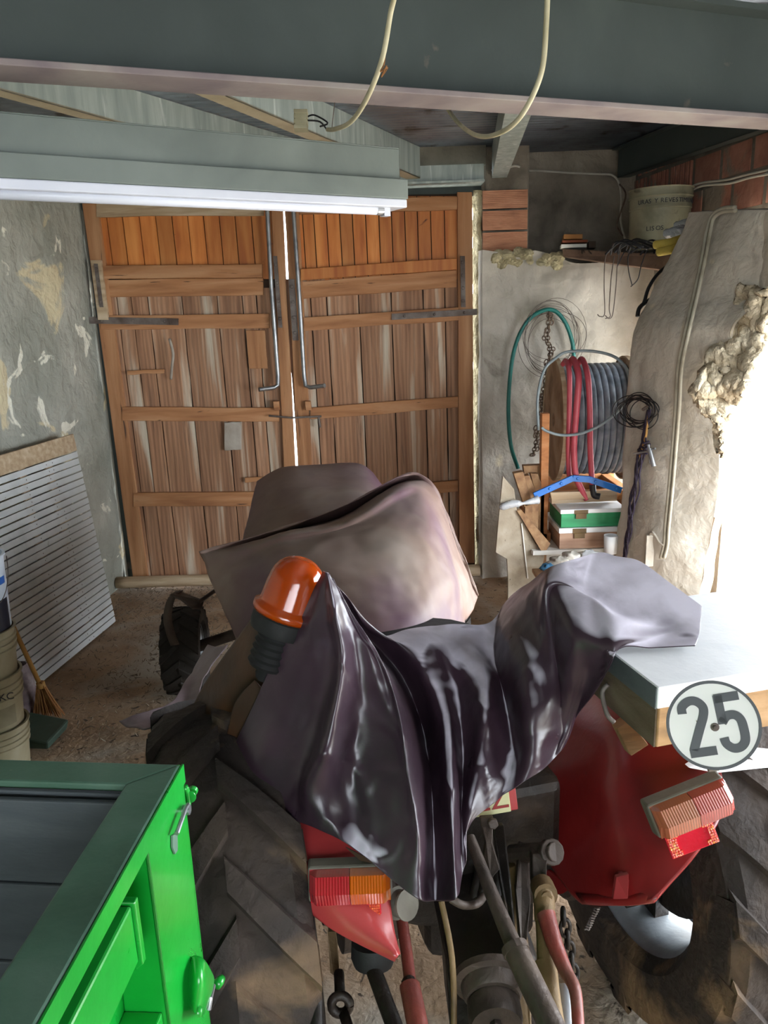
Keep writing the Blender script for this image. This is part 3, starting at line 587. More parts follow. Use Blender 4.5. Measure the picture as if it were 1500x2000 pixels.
fy = 2.62
o = wheel(T(-.84, fy, .265), .265, .22, (-RT+HD*.15).normalized(), 16, 'front_wheel', tyre_k, 1)
o = wheel(T(.80, fy, .265), .265, .20, (RT+HD*.0).normalized(), 16, 'front_wheel', tyre_k, 1)
mb = MB(); mb.tube([T(-.8, fy, .27), T(-.3, fy, .38), T(.3, fy, .38), T(.75, fy, .27)], .035, 10); mb.build('front_axle', iron_b, tr, smooth=True)
# front mudguard stay beside the left front wheel
mb = MB(); P = [D(334, 1262, 4.25), D(324, 1235, 4.25), D(319, 1205, 4.26), D(326, 1172, 4.28), D(342, 1156, 4.34)]
P = spline(P, 5); 
mb.grid([[p, p+RT*.045+HD*.01] for p in P]); lab(mb.build('mudguard_stay', iron_b, tr, smooth=True, solid=.008), 'curved iron stay by the front wheel')
mb = MB(); mb.prism([D(332, 1160, 4.3), D(350, 1154, 4.36), D(398, 1172, 4.32), D(394, 1186, 4.3), D(375, 1187, 4.26), D(352, 1168, 4.26)], UP*-.012); mb.tube([D(388, 1176, 4.3), D(425, 1150, 4.4)], .012, 8); mb.build('stay_bracket', iron_b, tr, bevel=.003)
# body: bonnet, gearbox, axle housings
def tb(name, m, l0, l1, h0, h1, z0, z1, bev=.03, lb=None):
    mb = MB(); mb.hexa([T(l0, h0, z0), T(l1, h0, z0), T(l1, h1, z0), T(l0, h1, z0)], [T(l0, h0, z1), T(l1, h0, z1), T(l1, h1, z1), T(l0, h1, z1)])
    o = mb.build(name, m, tr, bevel=bev)
    if lb: lab(o, lb)
    return o
tb('bonnet', red, -.20, .22, 1.65, 2.85, .62, 1.10, .05); tb('gearbox', grease, -.17, .17, -.12, 1.6, .38, .82, .04); tb('engine_block', grease, -.16, .2, 1.5, 2.6, .35, .64, .03)
mb = MB(); mb.lathe([(.0, -.46), (.10, -.46), (.11, -.3), (.15, -.2), (.2, 0), (.15, .2), (.11, .3), (.10, .46), (0, .46)], T(0, 0, .62), RT, 24); mb.build('axle_housing', grease, tr, autos=40)
for s in (1, -1):
    mb = MB(); mb.lathe([(.0, 0), (.155, 0), (.165, .01), (.165, .05), (.15, .055), (.15, .075), (.165, .08), (.165, .16), (0, .16)], T(.26*s, -.02, .62), RT*s, 32); mb.build('brake_drum', iron_b, tr, autos=30)
mb = MB(); mb.lathe([(.0, 0), (.25, 0), (.26, .03), (.24, .12), (0, .14)], T(0, .42, 1.0), UP, 20); mb.build('seat', black, tr, autos=40)
mb = MB(); mb.tube([T(0, .25, .8), T(0, .35, 1.0)], .05, 8); mb.build('seat_post', iron_b, tr)
mb = MB(); sc = V(D(800, 975, 3.5)); sc.z = 1.30; sa = (UP*.85-HD*.5).normalized(); a_ = sa.orthogonal().normalized(); b_ = sa.cross(a_)
mb.tube([sc+(a_*math.cos(2*PI*i/40)+b_*math.sin(2*PI*i/40))*.16 for i in range(41)], .014, 8); mb.tube([sc, sc-sa*.6], .02, 8)
for i in range(3): mb.tube([sc, sc+(a_*math.cos(2*PI*i/3)+b_*math.sin(2*PI*i/3))*.16], .009, 6)
mb.build('steering_wheel', black, tr, smooth=True)
# rear fenders
def npt(c): return [D(*q) for q in c]
cols = [[(470, 1400, 2.25), (520, 1500, 2.0), (543, 1598, 1.86), (558, 1665, 1.80), (582, 1738, 1.74), (640, 1806, 1.69), (773, 1874, 1.63)],
        [(540, 1400, 2.25), (590, 1500, 2.0), (600, 1600, 1.84), (612, 1668, 1.77), (630, 1738, 1.71), (680, 1806, 1.67), (774, 1871, 1.625)],
        [(620, 1400, 2.27), (670, 1500, 2.02), (680, 1600, 1.85), (688, 1668, 1.78), (700, 1738, 1.72), (725, 1806, 1.67), (776, 1869, 1.62)],
        [(700, 1400, 2.32), (745, 1500, 2.08), (752, 1600, 1.9), (755, 1668, 1.82), (758, 1738, 1.76), (765, 1806, 1.70), (778, 1866, 1.63)]]
rows = [[D(*cols[j][i]) for j in range(4)] for i in range(7)]
lf = MB().grid(net(rows, 6, 6)).build('fender', redl, tr, smooth=True, solid=.012); lab(lf, 'left rear fender with chipped red paint')
ed = spline([D(*q) for q in cols[0][1:]], 5)
lab(MB().grid([[p, p+RT*-.015+HD*.035-UP*.01] for p in ed]).build('fender_edge', redl, lf, smooth=True, solid=.006), 'rolled outer edge')
mb = MB(); mb.lathe([(0, -.002), (.012, 0), (0, .002)], D(584, 1684, 1.786), F_, 6); mb.v = [p + R_*((p-D(584, 1684, 1.786)).dot(R_)*1.2) for p in mb.v]; lab(mb.build('paint_chip', greenbox, lf), 'green paint chip')
cols = [[(1095, 1350, 2.55), (1050, 1440, 2.5), (1012, 1560, 2.38), (1060, 1660, 2.22), (1112, 1738, 2.08), (1140, 1765, 2.02)],
        [(1150, 1352, 2.4), (1120, 1440, 2.32), (1110, 1560, 2.2), (1130, 1660, 2.08), (1160, 1738, 1.98), (1180, 1768, 1.94)],
        [(1215, 1362, 2.25), (1205, 1445, 2.12), (1200, 1560, 2.03), (1205, 1660, 1.95), (1215, 1735, 1.89), (1222, 1768, 1.87)],
        [(1275, 1385, 2.15), (1310, 1460, 2.03), (1315, 1560, 1.95), (1290, 1655, 1.88), (1265, 1725, 1.85), (1255, 1765, 1.83)],
        [(1330, 1405, 2.12), (1398, 1480, 1.98), (1412, 1580, 1.91), (1362, 1665, 1.85), (1300, 1735, 1.82), (1275, 1760, 1.81)]]
rows = [[D(*cols[j][i]) for j in range(5)] for i in range(6)]
rf = MB().grid(net(rows, 6, 6)).build('fender', red, tr, smooth=True, solid=.012); lab(rf, 'right rear fender, large dark red plate')
ed = spline([D(*q) for q in cols[4][1:]]+[D(1222, 1769, 1.86), D(1140, 1766, 2.0)], 5)
lab(MB().grid([[p, p+HD*.04] for p in ed]).build('fender_edge', red, rf, smooth=True, solid=.006), 'rolled outer edge')
mb = MB(); mb.prism([D(1200, 1708, 1.9), D(1225, 1702, 1.89), D(1223, 1750, 1.85), D(1194, 1751, 1.86)], F_*-.014); mb.prism([D(1206, 1702, 1.91), D(1230, 1699, 1.9), D(1226, 1740, 1.86), D(1210, 1735, 1.88)], F_*-.005); lab(mb.build('plate_tab', redl, rf, bevel=.003), 'small bent red tab')
# fender strut below right fender
mb = MB(); mb.prism([D(1108, 1660, 2.2), D(1118, 1655, 2.2), D(1170, 1765, 1.98), D(1150, 1765, 2.0)], F_*-.02); mb.build('fender_brace', iron_b, tr)
mb = MB(); mb.prism([D(1045, 1680, 2.25), D(1115, 1735, 2.1), D(1100, 1745, 2.12), D(1050, 1755, 2.2)], F_*.03); lab(mb.build('footboard_plate', red, tr), 'red bracket plate')

def tail_light(ctr, rv, uv, L, Hh, lcol, rcol, lb, split=.5):
    rv = rv.normalized(); uv = (uv-rv*uv.dot(rv)).normalized(); fv = rv.cross(uv)     # fv toward the viewer
    if fv.dot(-F_) < 0: fv = -fv
    def block(x0, x1, z0, z1, y0, y1, inset=0, tz=0):
        a = [ctr+rv*x+uv*z+fv*y0 for x, z in ((x0, z0), (x1, z0), (x1, z1), (x0, z1))]; b = [ctr+rv*x+uv*z+fv*y1 for x, z in ((x0+inset, z0+tz), (x1-inset, z0+tz), (x1-inset, z1-tz), (x0+inset, z1-tz))]
        return a, b
    mb = MB(); mb.hexa(*block(-L/2-.008, L/2+.004, -Hh/2-.003, Hh/2+.007, -.045, 0, .004, .003)); o = mb.build('tail_light', dustgrey, tr, bevel=.006); lab(o, lb)
    for x0, x1, m, nm, lb2 in ((-L/2, -L/2+L*split, lcol, lcol is amber and 'amber_lens' or 'red_lens', None), (-L/2+L*split+.0015, L/2, rcol, rcol is amber and 'amber_lens' or 'lens', None)):
        mb = MB(); n = max(int((x1-x0)/.006), 4)
        prof = [(-Hh/2, .0), (-Hh/2+.002, .018), (0, .044), (Hh/2-.004, .03), (Hh/2, .0)]
        g = []
        for i in range(n*2+1):
            x = x0+(x1-x0)*i/(n*2); bump_ = .0014 if i % 2 else 0
            en = .0
            if x-(-L/2) < .014 and x0 == -L/2: en = (.014-(x+L/2))
            if (L/2)-x < .014 and x0 != -L/2: en = (.014-(L/2-x))
            g.append([ctr+rv*x+uv*(z*(1-en*4))+fv*max(y+(bump_ if 0 < k < 4 else 0)-en*1.6, 0) for k, (z, y) in enumerate(prof)])
        mb.grid(g)
        for e in (g[0], g[-1]): mb.add(e, [tuple(range(5))])
        bz = [ctr+rv*x+uv*z for x, z in ((x0, -Hh/2), (x1, -Hh/2), (x1, Hh/2), (x0, Hh/2))]; mb.add(bz, [(0, 1, 2, 3)])
        mb.build(nm if nm != 'lens' else 'red_lens', m, o)
    return o
c = D(684, 1728, 1.70); tl = tail_light(c, D(757, 1727, 1.70)-D(605, 1733, 1.70), U_*1.0, .178, .074, redlens, amber, 'left rear light, red and amber')
c = D(1352, 1579, 1.80); tail_light(c, D(1424, 1548, 1.80)-D(1284, 1604, 1.80), U_, .186, .080, orlens, pinklens, 'right rear light, faded orange and red')
def reflector(ctr, rv, L, Hh, glow, lb):
    rv = rv.normalized(); uv = (U_-rv*U_.dot(rv)).normalized(); fv = rv.cross(uv); fv = fv if fv.dot(-F_) > 0 else -fv
    mb = MB(); mb.obox(ctr, rv, fv, uv, L, .008, Hh); o = mb.build('reflector', redrefl, tr, bevel=.002); lab(o, lb)
    for s in (-1, 1):
        mb = MB(); nx, nz = 5, 9
        for i in range(nx):
            for j in range(nz):
                if glow and abs(j-4) < 3 and (i < 2 if s > 0 else i > 3) : continue
                mb.obox(ctr+rv*(s*L*.37 + (i-2)*L*.045)+uv*((j-4)*Hh*.1)+fv*.006, rv, fv, uv, L*.036, .004, Hh*.08, 1)
        mb.build('prism_field', reflm if glow else mat('prism_red', ['c02418', 'e0502a', 'f08040'], 140, rough=.2, bump=.4, bscale=200), o)
reflector(D(698, 1783, 1.70), D(745, 1782, 1.70)-D(650, 1788, 1.70), .106, .056, False, 'red reflector below the left light')
reflector(D(1350, 1636, 1.80), D(1400, 1614, 1.80)-D(1300, 1652, 1.80), .118, .062, True, 'red reflector with orange glow painted in below the right light')
# seven pin socket
mb = MB(); c = D(768, 1762, 1.78); e = D(800, 1768, 1.74); mb.lathe([(0, -.03), (.03, -.03), (.032, 0), (.036, .004), (.036, .016), (.03, .02), (.03, .04), (.034, .044), (.034, .05), (0, .05)], c, e-c+UP*-.0, 20); lab(mb.build('trailer_socket', dustgrey, tr, autos=30), 'grey trailer plug socket')
# licence plate
pc = [D(905, 1535, 2.0), D(1002, 1528, 2.03), D(1001, 1582, 2.0), D(925, 1594, 1.98)]
mb = MB(); xv = (D(1000, 1580, 2.0)-D(930, 1592, 1.99)).normalized(); yv = (U_-xv*U_.dot(xv)).normalized(); zv = xv.cross(yv); BR = D(998, 1584, 2.0)
mb.prism([BR, BR-xv*.165, BR-xv*.165+yv*.13, BR+yv*.13], zv*.004); o = mb.build('licence_plate', plate_y, tr, bevel=.003); lab(o, 'yellowish plate with red figure')
text('Z', .075, BR-xv*.052+yv*.014+zv*.006, xv, yv, txt_red, o, 'plate_letter')
text('Z', .075, BR-xv*.102+yv*.014+zv*.006, xv, yv, txt_red, o, 'plate_letter')
mb = MB(); mb.prism([BR+xv*-.01-yv*.0, BR+xv*.02, BR+xv*.02+yv*.15, BR-xv*.01+yv*.15], zv*-.006); mb.build('plate_backing', redl, o, bevel=.003)
mb = MB(); mb.prism([D(935, 1592, 1.97), D(962, 1590, 1.97), D(960, 1640, 1.92), D(975, 1690, 1.88), D(955, 1712, 1.87), D(940, 1680, 1.9), D(946, 1640, 1.92)], F_*-.02); mb.lathe([(0, 0), (.014, 0), (.014, .015), (0, .015)], D(962, 1606, 1.94), F_*-1, 6); mb.build('plate_bracket', iron_b, tr, bevel=.003)
# three point linkage
def rod(name, pts, r, m, rs=None, lb=None, sm=4, n=12):
    mb = MB(); mb.tube(npt(pts), r, n, smooth=sm, rs=rs); o = mb.build(name, m, tr, autos=40)
    if lb: lab(o, lb)
    return o
rod('top_link', [(918, 1635, 1.86), (960, 1745, 1.74), (1008, 1858, 1.62)], .015, iron_b, rs=[.012, .016, .019], lb='slanted top link rod')
rod('top_link', [(1006, 1852, 1.62), (1040, 1925, 1.55), (1090, 2030, 1.46)], .026, iron_b, lb='thick sleeve of the top link')
mb = MB(); mb.tube([D(1004, 1848, 1.625), D(1010, 1862, 1.612)], .029, 14); mb.build('sleeve_collar', iron_b, tr)
mb = MB(); mb.prism(npt([(962, 1610, 1.96), (985, 1612, 1.94), (998, 1720, 1.84), (1012, 1868, 1.72), (1004, 1870, 1.72), (975, 1720, 1.84)]), F_*.02); mb.build('lift_arm', grease, tr, bevel=.004)
mb = MB(); mb.prism(npt([(1015, 1650, 2.0), (1033, 1655, 2.0), (1038, 1760, 1.9), (1030, 1840, 1.82), (1015, 1850, 1.82), (1008, 1740, 1.9)]), F_*.03); mb.build('lift_arm', iron_b, tr, bevel=.005)
mb = MB(); mb.tube(npt([(1000, 1668, 2.02), (1052, 1664, 1.94), (1084, 1664, 1.9)]), .024, 12); mb.tube(npt([(1072, 1664, 1.92), (1080, 1664, 1.9)]), .032, 12); mb.prism(npt([(1040, 1668, 1.9), (1072, 1668, 1.9), (1068, 1690, 1.88), (1068, 1732, 1.86), (1040, 1732, 1.86)]), F_*.035); mb.build('lift_crosshaft', iron_b, tr, bevel=.003)
mb = MB(); mb.tube(npt([(1062, 1740, 1.83), (1064, 1800, 1.79)]), .027, 14, rs=[.026, .024]); mb.lathe([(0, -.03), (.013, -.03), (.015, 0)], D(1063, 1741, 1.83), F_*1, 10); mb.lathe([(0, -.02), (.028, -.02), (.028, .03), (0, .03)], D(1063, 1741, 1.83), F_, 14); mb.build('clevis', ochre, tr, autos=40)
rod('lift_rod', [(1060, 1770, 1.82), (1064, 1830, 1.77), (1066, 1890, 1.72)], .02, ochre, lb='ochre lift rod'); rod('lift_rod', [(1064, 1885, 1.73), (1072, 1960, 1.66), (1085, 2040, 1.6)], .027, ochre, lb='thick ochre lower end of the lift rod')
rod('check_bar', [(1066, 1785, 1.78), (1082, 1840, 1.73), (1104, 1895, 1.68), (1122, 1930, 1.64), (1128, 1980, 1.6), (1130, 2040, 1.56)], .014, redrod, rs=[.022, .018, .014, .013, .013], lb='bent reddish rod')
rod('check_bar', [(1104, 1925, 1.72), (1106, 1980, 1.68), (1110, 2040, 1.62)], .02, rimm, lb='bluish grey tube')
rod('stabiliser_tube', [(784, 1790, 1.78), (794, 1860, 1.7), (803, 1935, 1.62)], .0135, redrod, lb='red painted rod'); rod('stabiliser_tube', [(800, 1925, 1.63), (812, 1985, 1.57), (822, 2040, 1.52)], .022, redrod, lb='thicker red and ochre sleeve')
mb = MB(); mb.tube(npt([(798, 1917, 1.64), (803, 1932, 1.62)]), .0165, 12); mb.build('sleeve_collar', grease, tr)
rod('draw_bar', [(728, 1890, 1.75), (750, 1950, 1.68), (780, 2030, 1.6)], .018, grease)
rod('control_cable', [(862, 1760, 1.75), (880, 1850, 1.72), (886, 1930, 1.7), (886, 2040, 1.66)], .007, ochre, lb='thin greenish ochre strip')
rod('hydraulic_pipe', [(880, 1755, 1.72), (905, 1768, 1.72), (932, 1765, 1.76), (945, 1750, 1.8)], .009, iron_b)
rod('fender_stay', [(590, 1790, 1.8), (612, 1880, 1.72), (618, 1960, 1.66), (616, 2050, 1.6)], .016, grease)
mb = MB(); cc = D(665, 1962, 1.72); mb.tube([cc+(R_*math.cos(2*PI*i/20)+U_*math.sin(2*PI*i/20))*.02 for i in range(21)], .011, 8, caps=False); mb.tube([D(662, 1900, 1.8), D(664, 1940, 1.74)], .012, 8); mb.tube([D(672, 1980, 1.7), D(690, 2040, 1.64)], .012, 8); mb.build('eye_bolt', grease, tr, smooth=True)
mb = MB(); mb.prism(npt([(640, 1820, 1.9), (655, 1820, 1.9), (662, 1890, 1.84), (652, 1905, 1.83), (645, 1900, 1.83)]), F_*.02); mb.build('fender_bracket', ochre, tr)
mb = MB(); mb.lathe([(0, 0), (.05, 0), (.052, .03), (.045, .05), (0, .055)], D(728, 1840, 1.78), V((0, -.3, -1)), 20); lab(mb.build('lamp_bulb_housing', black, tr, autos=30), 'round lamp body behind the fender tip')
# rear gearbox face with plates
mb = MB(); mb.prism(npt([(835, 1700, 2.05), (1010, 1700, 2.05), (1020, 1800, 1.92), (1060, 1900, 1.86), (1075, 2060, 1.74), (885, 2060, 1.74), (870, 1880, 1.86)]), F_*.25); mb.build('gearbox_cover', grease, tr, bevel=.015)
mb = MB(); mb.lathe([(0, -.03), (.06, -.03), (.066, -.022), (.07, 0), (.085, .004), (.085, .02)], D(960, 1925, 1.74), F_+U_*.5, 28); mb.build('pto_cap', iron_b, tr, autos=30)
mb = MB(); mb.lathe([(0, -.02), (.055, -.02), (.06, 0), (.06, .03)], D(968, 1990, 1.68), F_+U_*.3, 24); mb.lathe([(0, -.034), (.014, -.034), (.014, -.02)], D(966, 1980, 1.68), F_+U_*.3, 6); mb.build('pto_cap', iron_b, tr, autos=30)
mb = MB(); mb.prism(npt([(985, 1700, 1.98), (1008, 1690, 1.98), (1035, 1860, 1.84), (1040, 2040, 1.72), (1000, 2040, 1.72), (1000, 1850, 1.85)]), F_*.03); mb.build('side_plate', ochre, tr, bevel=.004)
for i in range(4):
    rod('hydraulic_hose', [(930+i*14, 1640, 2.1), (935+i*12, 1700, 2.02), (925+i*16, 1760, 1.98), (945+i*10, 1830, 1.95)], .011, grease)
tb('lift_housing', grease, -.17, .19, -.22, .15, .72, .98, .03)
# chain links and spring by the axle
mb = MB(); pts = [D(1172-14*i/12*1.9, 1760+60*i/12, 2.0)+(R_*math.cos(i*1.6)+F_*math.sin(i*1.6))*.006 for i in range(40)]
pts = [D(1172-26*i/60, 1762+55*i/60, 1.98)+(R_*math.cos(i*1.3)+F_*math.sin(i*1.3))*.006 for i in range(61)]
mb.tube(pts, .0022, 5); mb.build('coil_spring', rust, tr)
mb = MB()
for i in range(7):
    c = D(1100+4*i, 1790+22*i, 1.92); e1 = U_; e2 = R_ if i % 2 else F_
    mb.tube([c+(e1*math.cos(2*PI*k/14)*.022+e2*math.sin(2*PI*k/14)*.012) for k in range(15)], .005, 6, caps=False)
mb.build('check_chain', grease, tr, smooth=True)
# wheel-side bits: warning beacon on its post
B0, B1 = D(556, 1200, 1.88), D(600, 1078, 1.86); ba = (B1-B0).normalized(); bl = (B1-B0).length
mb = MB(); R0 = .070
prof = [(R0*1.12, 0), (R0*1.16, .006), (R0*1.16, .018), (R0*1.02, .024), (R0, .03), (R0*.98, .075)] + [(R0*.96*math.cos(t*PI/2/7)**.8, .08+R0*.95*math.sin(t*PI/2/7)) for t in range(8)]
mb.lathe(prof, B0, ba, 36); bo = mb.build('beacon_dome', amberd, tr, smooth=True, solid=.003); lab(bo, 'amber beacon dome')
mb = MB(); mb.tube([B0+ba*.01, B0+ba*.06], .018, 12); mb.lathe([(0, .09), (.03, .085), (.036, .06), (.03, .04), (0, .035)], B0, ba, 16); mb.build('beacon_reflector', mat('beacon_inner', ['b07030', 'd89a50'], 5, rough=.2, metal=.6, bump=0), bo, autos=40)
mb = MB(); mb.lathe([(0, -.05), (.058, -.05), (.072, -.045), (.076, -.03), (.076, -.006), (.08, .0), (.07, .004), (0, .004)], B0, ba, 32); mb.build('beacon_base', black, tr, autos=30)
P = B0-ba*.05; mb = MB()
for k in range(5): mb.lathe([(0, 0), (.044, 0), (.050, -.009), (.044, -.018), (0, -.018)], P-ba*.018*k, ba, 20)
Q = P-ba*.09; mb.tube([Q, Q-ba*.02, D(540, 1292, 1.97)], .022, 10); mb.build('beacon_stem', black, tr, autos=50)
# 25 sign
sc_ = D(1393, 1416, 1.61); sx_ = (D(1480, 1378, 1.70)-D(1306, 1443, 1.70)); sx_ = (D(1475, 1400, 1.68)-D(1310, 1440, 1.72)).normalized(); sy_ = (U_-sx_*U_.dot(sx_)).normalized(); sn_ = sx_.cross(sy_)
if sn_.dot(-F_) < 0: sn_ = -sn_
mb = MB(); mb.lathe([(0, 0), (.0925, 0), (.0925, .002), (0, .002)], sc_, sn_, 64); so_ = mb.build('speed_plate', signw, tr, autos=30); lab(so_, 'round white plate reading 25')
mb = MB(); mb.lathe([(.0875, .0022), (.0935, .0022), (.0935, .0055), (.0875, .0055)], sc_-sn_*.002, sn_, 64, close=True); mb.build('plate_rim', signk, so_)
dv = (D(1470, 1378, 1.7)-D(1330, 1408, 1.7)).normalized(); dv = (dv - sn_*dv.dot(sn_)).normalized(); dw = sn_.cross(dv); dw = dw if dw.dot(U_) > 0 else -dw
def stroke(pts, wd, name='digit'):
    wd *= 1.25; P2 = spline([V((x*1.07, y*1.09, 0)) for x, y in pts], 8) if len(pts) > 2 else [V((x*1.07, y*1.09, 0)) for x, y in pts]; L_, R2 = [], []
    for i, p in enumerate(P2):
        t = (P2[min(i+1, len(P2)-1)]-P2[max(i-1, 0)]).normalized(); q = V((-t.y, t.x, 0))*wd/2; L_.append(p+q); R2.append(p-q)
    return [[sc_+sn_*.0035+dv*a.x+dw*a.y, sc_+sn_*.0035+dv*b.x+dw*b.y] for a, b in zip(L_, R2)]
mb = MB(); mb.grid(stroke([(-.052, .030), (-.050, .043), (-.036, .052), (-.022, .050), (-.012, .038), (-.014, .022), (-.028, -.006), (-.046, -.042)], .0145)); mb.grid(stroke([(-.054, -.0475), (-.004, -.0475)], .0145)); lab(mb.build('digit', signk, so_, solid=.001), 'black digit 2')
mb = MB(); mb.grid(stroke([(.012, .0495), (.057, .0495)], .0145)); mb.grid(stroke([(.0185, .056), (.0175, .000)], .0145)); mb.grid(stroke([(.0165, .003), (.028, .014), (.042, .014), (.051, .004), (.053, -.015), (.051, -.036), (.041, -.047), (.027, -.048), (.016, -.038), (.014, -.026)], .0145)); lab(mb.build('digit', signk, so_, solid=.001), 'black digit 5')
mb = MB(); mb.lathe([(0, .012), (.004, .011), (.005, .004), (.009, .003)], sc_+dv*.002-dw*.004, sn_, 12); mb.build('bolt', rust, so_)
mb = MB(); mb.prism([sc_-sn_*.004-U_*.06+R_*-.01, sc_-sn_*.004-U_*.06+R_*.015, D(1405, 1505, 1.76), D(1385, 1508, 1.76)], F_*.01); mb.build('sign_bracket', dustgrey, tr)

# ------------------------------------------------------------------ wooden box with white lid on the fender
LZ = 1.40
c0 = PZ(1286, 1343, LZ); LXd = (PZ(1500, 1290, LZ)-c0).normalized(); LXd = V((RT.x, RT.y, 0)); LYd = HD.copy()
LXd = RT.copy()
bx = thing('wooden_box', 'long wooden box with white sheet metal lid beside the 25 sign', 'box', c0+LXd*.26+LYd*.22-UP*.16)
LL = .45
def slab(a, lx, ly, z0, z1, o0=V()):
    q = [a+o0, a+o0+LXd*lx, a+o0+LXd*lx+LYd*ly, a+o0+LYd*ly]; return [V((p.x, p.y, LZ+z0)) for p in q], [V((p.x, p.y, LZ+z1)) for p in q]
mb = MB(); mb.hexa(*slab(c0+LXd*.012+LYd*.012, .5, LL-.02, -.155, -.02)); mb.build('body', woodbox, bx, bevel=.004)
mb = MB(); mb.hexa(*slab(c0, .52, LL, -.052, 0)); lab(mb.build('lid', whitem, bx, bevel=.003), 'white sheet metal lid')
mb = MB(); mb.hexa(*slab(c0-LXd*.003+LYd*.004, .004, LL, -.053, -.003)); lab(mb.build('lid_side', greybox, bx), 'bluish grey lid edge')
mb = MB(); mb.hexa(*slab(c0+LXd*.008+LYd*.016, .005, LL-.03, -.155, -.053)); lab(mb.build('side_board', mat('side_wood_dark', ['4c4034', '61513f', '6e5f4e'], 2.4, (10, 1.2, 12), rough=.8, bump=.2), bx), 'dark weathered side board')
mb = MB(); mb.hexa(*slab(c0-LXd*.006+LYd*.22, .004, .07, -.045, -.012)); mb.build('hinge', rust, bx)
mb = MB(); p = c0+LYd*.17-UP*.09; mb.tube([p+LYd*.03, p+LYd*.03-LXd*.015-UP*.02, p-LXd*.018-UP*.06, p-LYd*.01-UP*.08-LXd*.004], .006, 8, smooth=4); mb.build('handle', rust, bx, smooth=True)
mb = MB(); mb.prism([D(1205, 1425, 1.86), D(1230, 1405, 1.9), D(1268, 1455, 1.78), D(1232, 1478, 1.74)], F_*.05); tag(mb.build('wood_block', woodbox, bevel=.003), 'small wooden wedge block under the box with white lid', 'wood block')
mb = MB(); mb.prism([D(1345, 1500, 1.9), D(1400, 1465, 2.0), D(1560, 1430, 2.1), D(1600, 1520, 2.0), D(1500, 1500, 1.95), D(1400, 1510, 1.88)], F_*.03)  # white plate stands in for an unidentified bright patch
tag(mb.build('white_patch_plate', whitem, bevel=.003), 'white plate standing in for a bright patch behind the 25 sign below the box', 'board')
# ------------------------------------------------------------------ vinyl covers
def fbm_grid(g, amp, sc, seed): return rough_grid(g, amp, sc, seed, .4)
A_ = [[(505, 1000, 5.1), (530, 975, 5.1), (620, 970, 5.15), (700, 965, 5.15), (750, 1000, 5.1)],
      [(503, 940, 4.9), (548, 914, 4.9), (625, 909, 4.92), (705, 907, 4.92), (748, 950, 4.9)],
      [(490, 990, 4.5), (560, 948, 4.5), (640, 940, 4.5), (722, 945, 4.5), (790, 1010, 4.5)],
      [(478, 1040, 4.2), (568, 1000, 4.15), (650, 992, 4.12), (740, 1000, 4.1), (830, 1080, 4.15)],
      [(465, 1110, 3.9), (560, 1060, 3.85), (660, 1050, 3.8), (760, 1060, 3.8), (860, 1140, 3.9)]]
g1 = fbm_grid(net([[D(*q) for q in r] for r in A_], 12), .010, 3.0, 4)
B_ = [[(398, 1095, 3.40), (540, 1062, 3.6), (655, 1035, 3.8), (785, 975, 3.85), (830, 965, 3.9), (872, 1010, 3.9), (915, 1120, 3.85)],
      [(389, 1080, 3.2), (530, 1038, 3.35), (668, 990, 3.45), (783, 931, 3.5), (830, 934, 3.55), (866, 985, 3.55), (925, 1145, 3.55)],
      [(393, 1085, 3.18), (536, 1046, 3.42), (660, 1008, 3.62), (778, 946, 3.62), (832, 945, 3.5), (870, 1005, 3.5), (930, 1155, 3.52)],
      [(400, 1098, 3.14), (541, 1046, 3.16), (668, 1024, 3.2), (776, 956, 3.34), (834, 958, 3.42), (874, 1020, 3.48), (932, 1160, 3.51)],
      [(408, 1125, 3.08), (538, 1068, 3.10), (680, 1036, 3.14), (785, 985, 3.28), (835, 978, 3.35), (880, 1040, 3.45), (934, 1168, 3.5)],
      [(422, 1160, 3.0), (540, 1095, 2.98), (690, 1068, 3.0), (790, 1050, 3.06), (850, 1060, 3.14), (893, 1110, 3.34), (925, 1188, 3.4)],
      [(440, 1205, 2.95), (540, 1150, 2.84), (690, 1130, 2.82), (800, 1120, 2.88), (868, 1130, 3.0), (897, 1165, 3.22), (912, 1205, 3.35)],
      [(458, 1245, 2.9), (550, 1210, 2.74), (690, 1205, 2.70), (800, 1190, 2.74), (860, 1195, 2.86), (893, 1200, 3.1), (905, 1216, 3.3)],
      [(500, 1330, 2.85), (560, 1300, 2.7), (690, 1300, 2.64), (800, 1270, 2.70), (870, 1260, 2.84), (900, 1240, 3.05), (915, 1240, 3.2)]]
g2 = fbm_grid(net([[D(*q) for q in r] for r in B_], 14), .016, 2.6, 8)
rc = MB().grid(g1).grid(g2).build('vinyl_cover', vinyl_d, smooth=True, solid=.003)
tag(rc, 'dusty brown vinyl cover draped over the bonnet and steering wheel', 'cover')
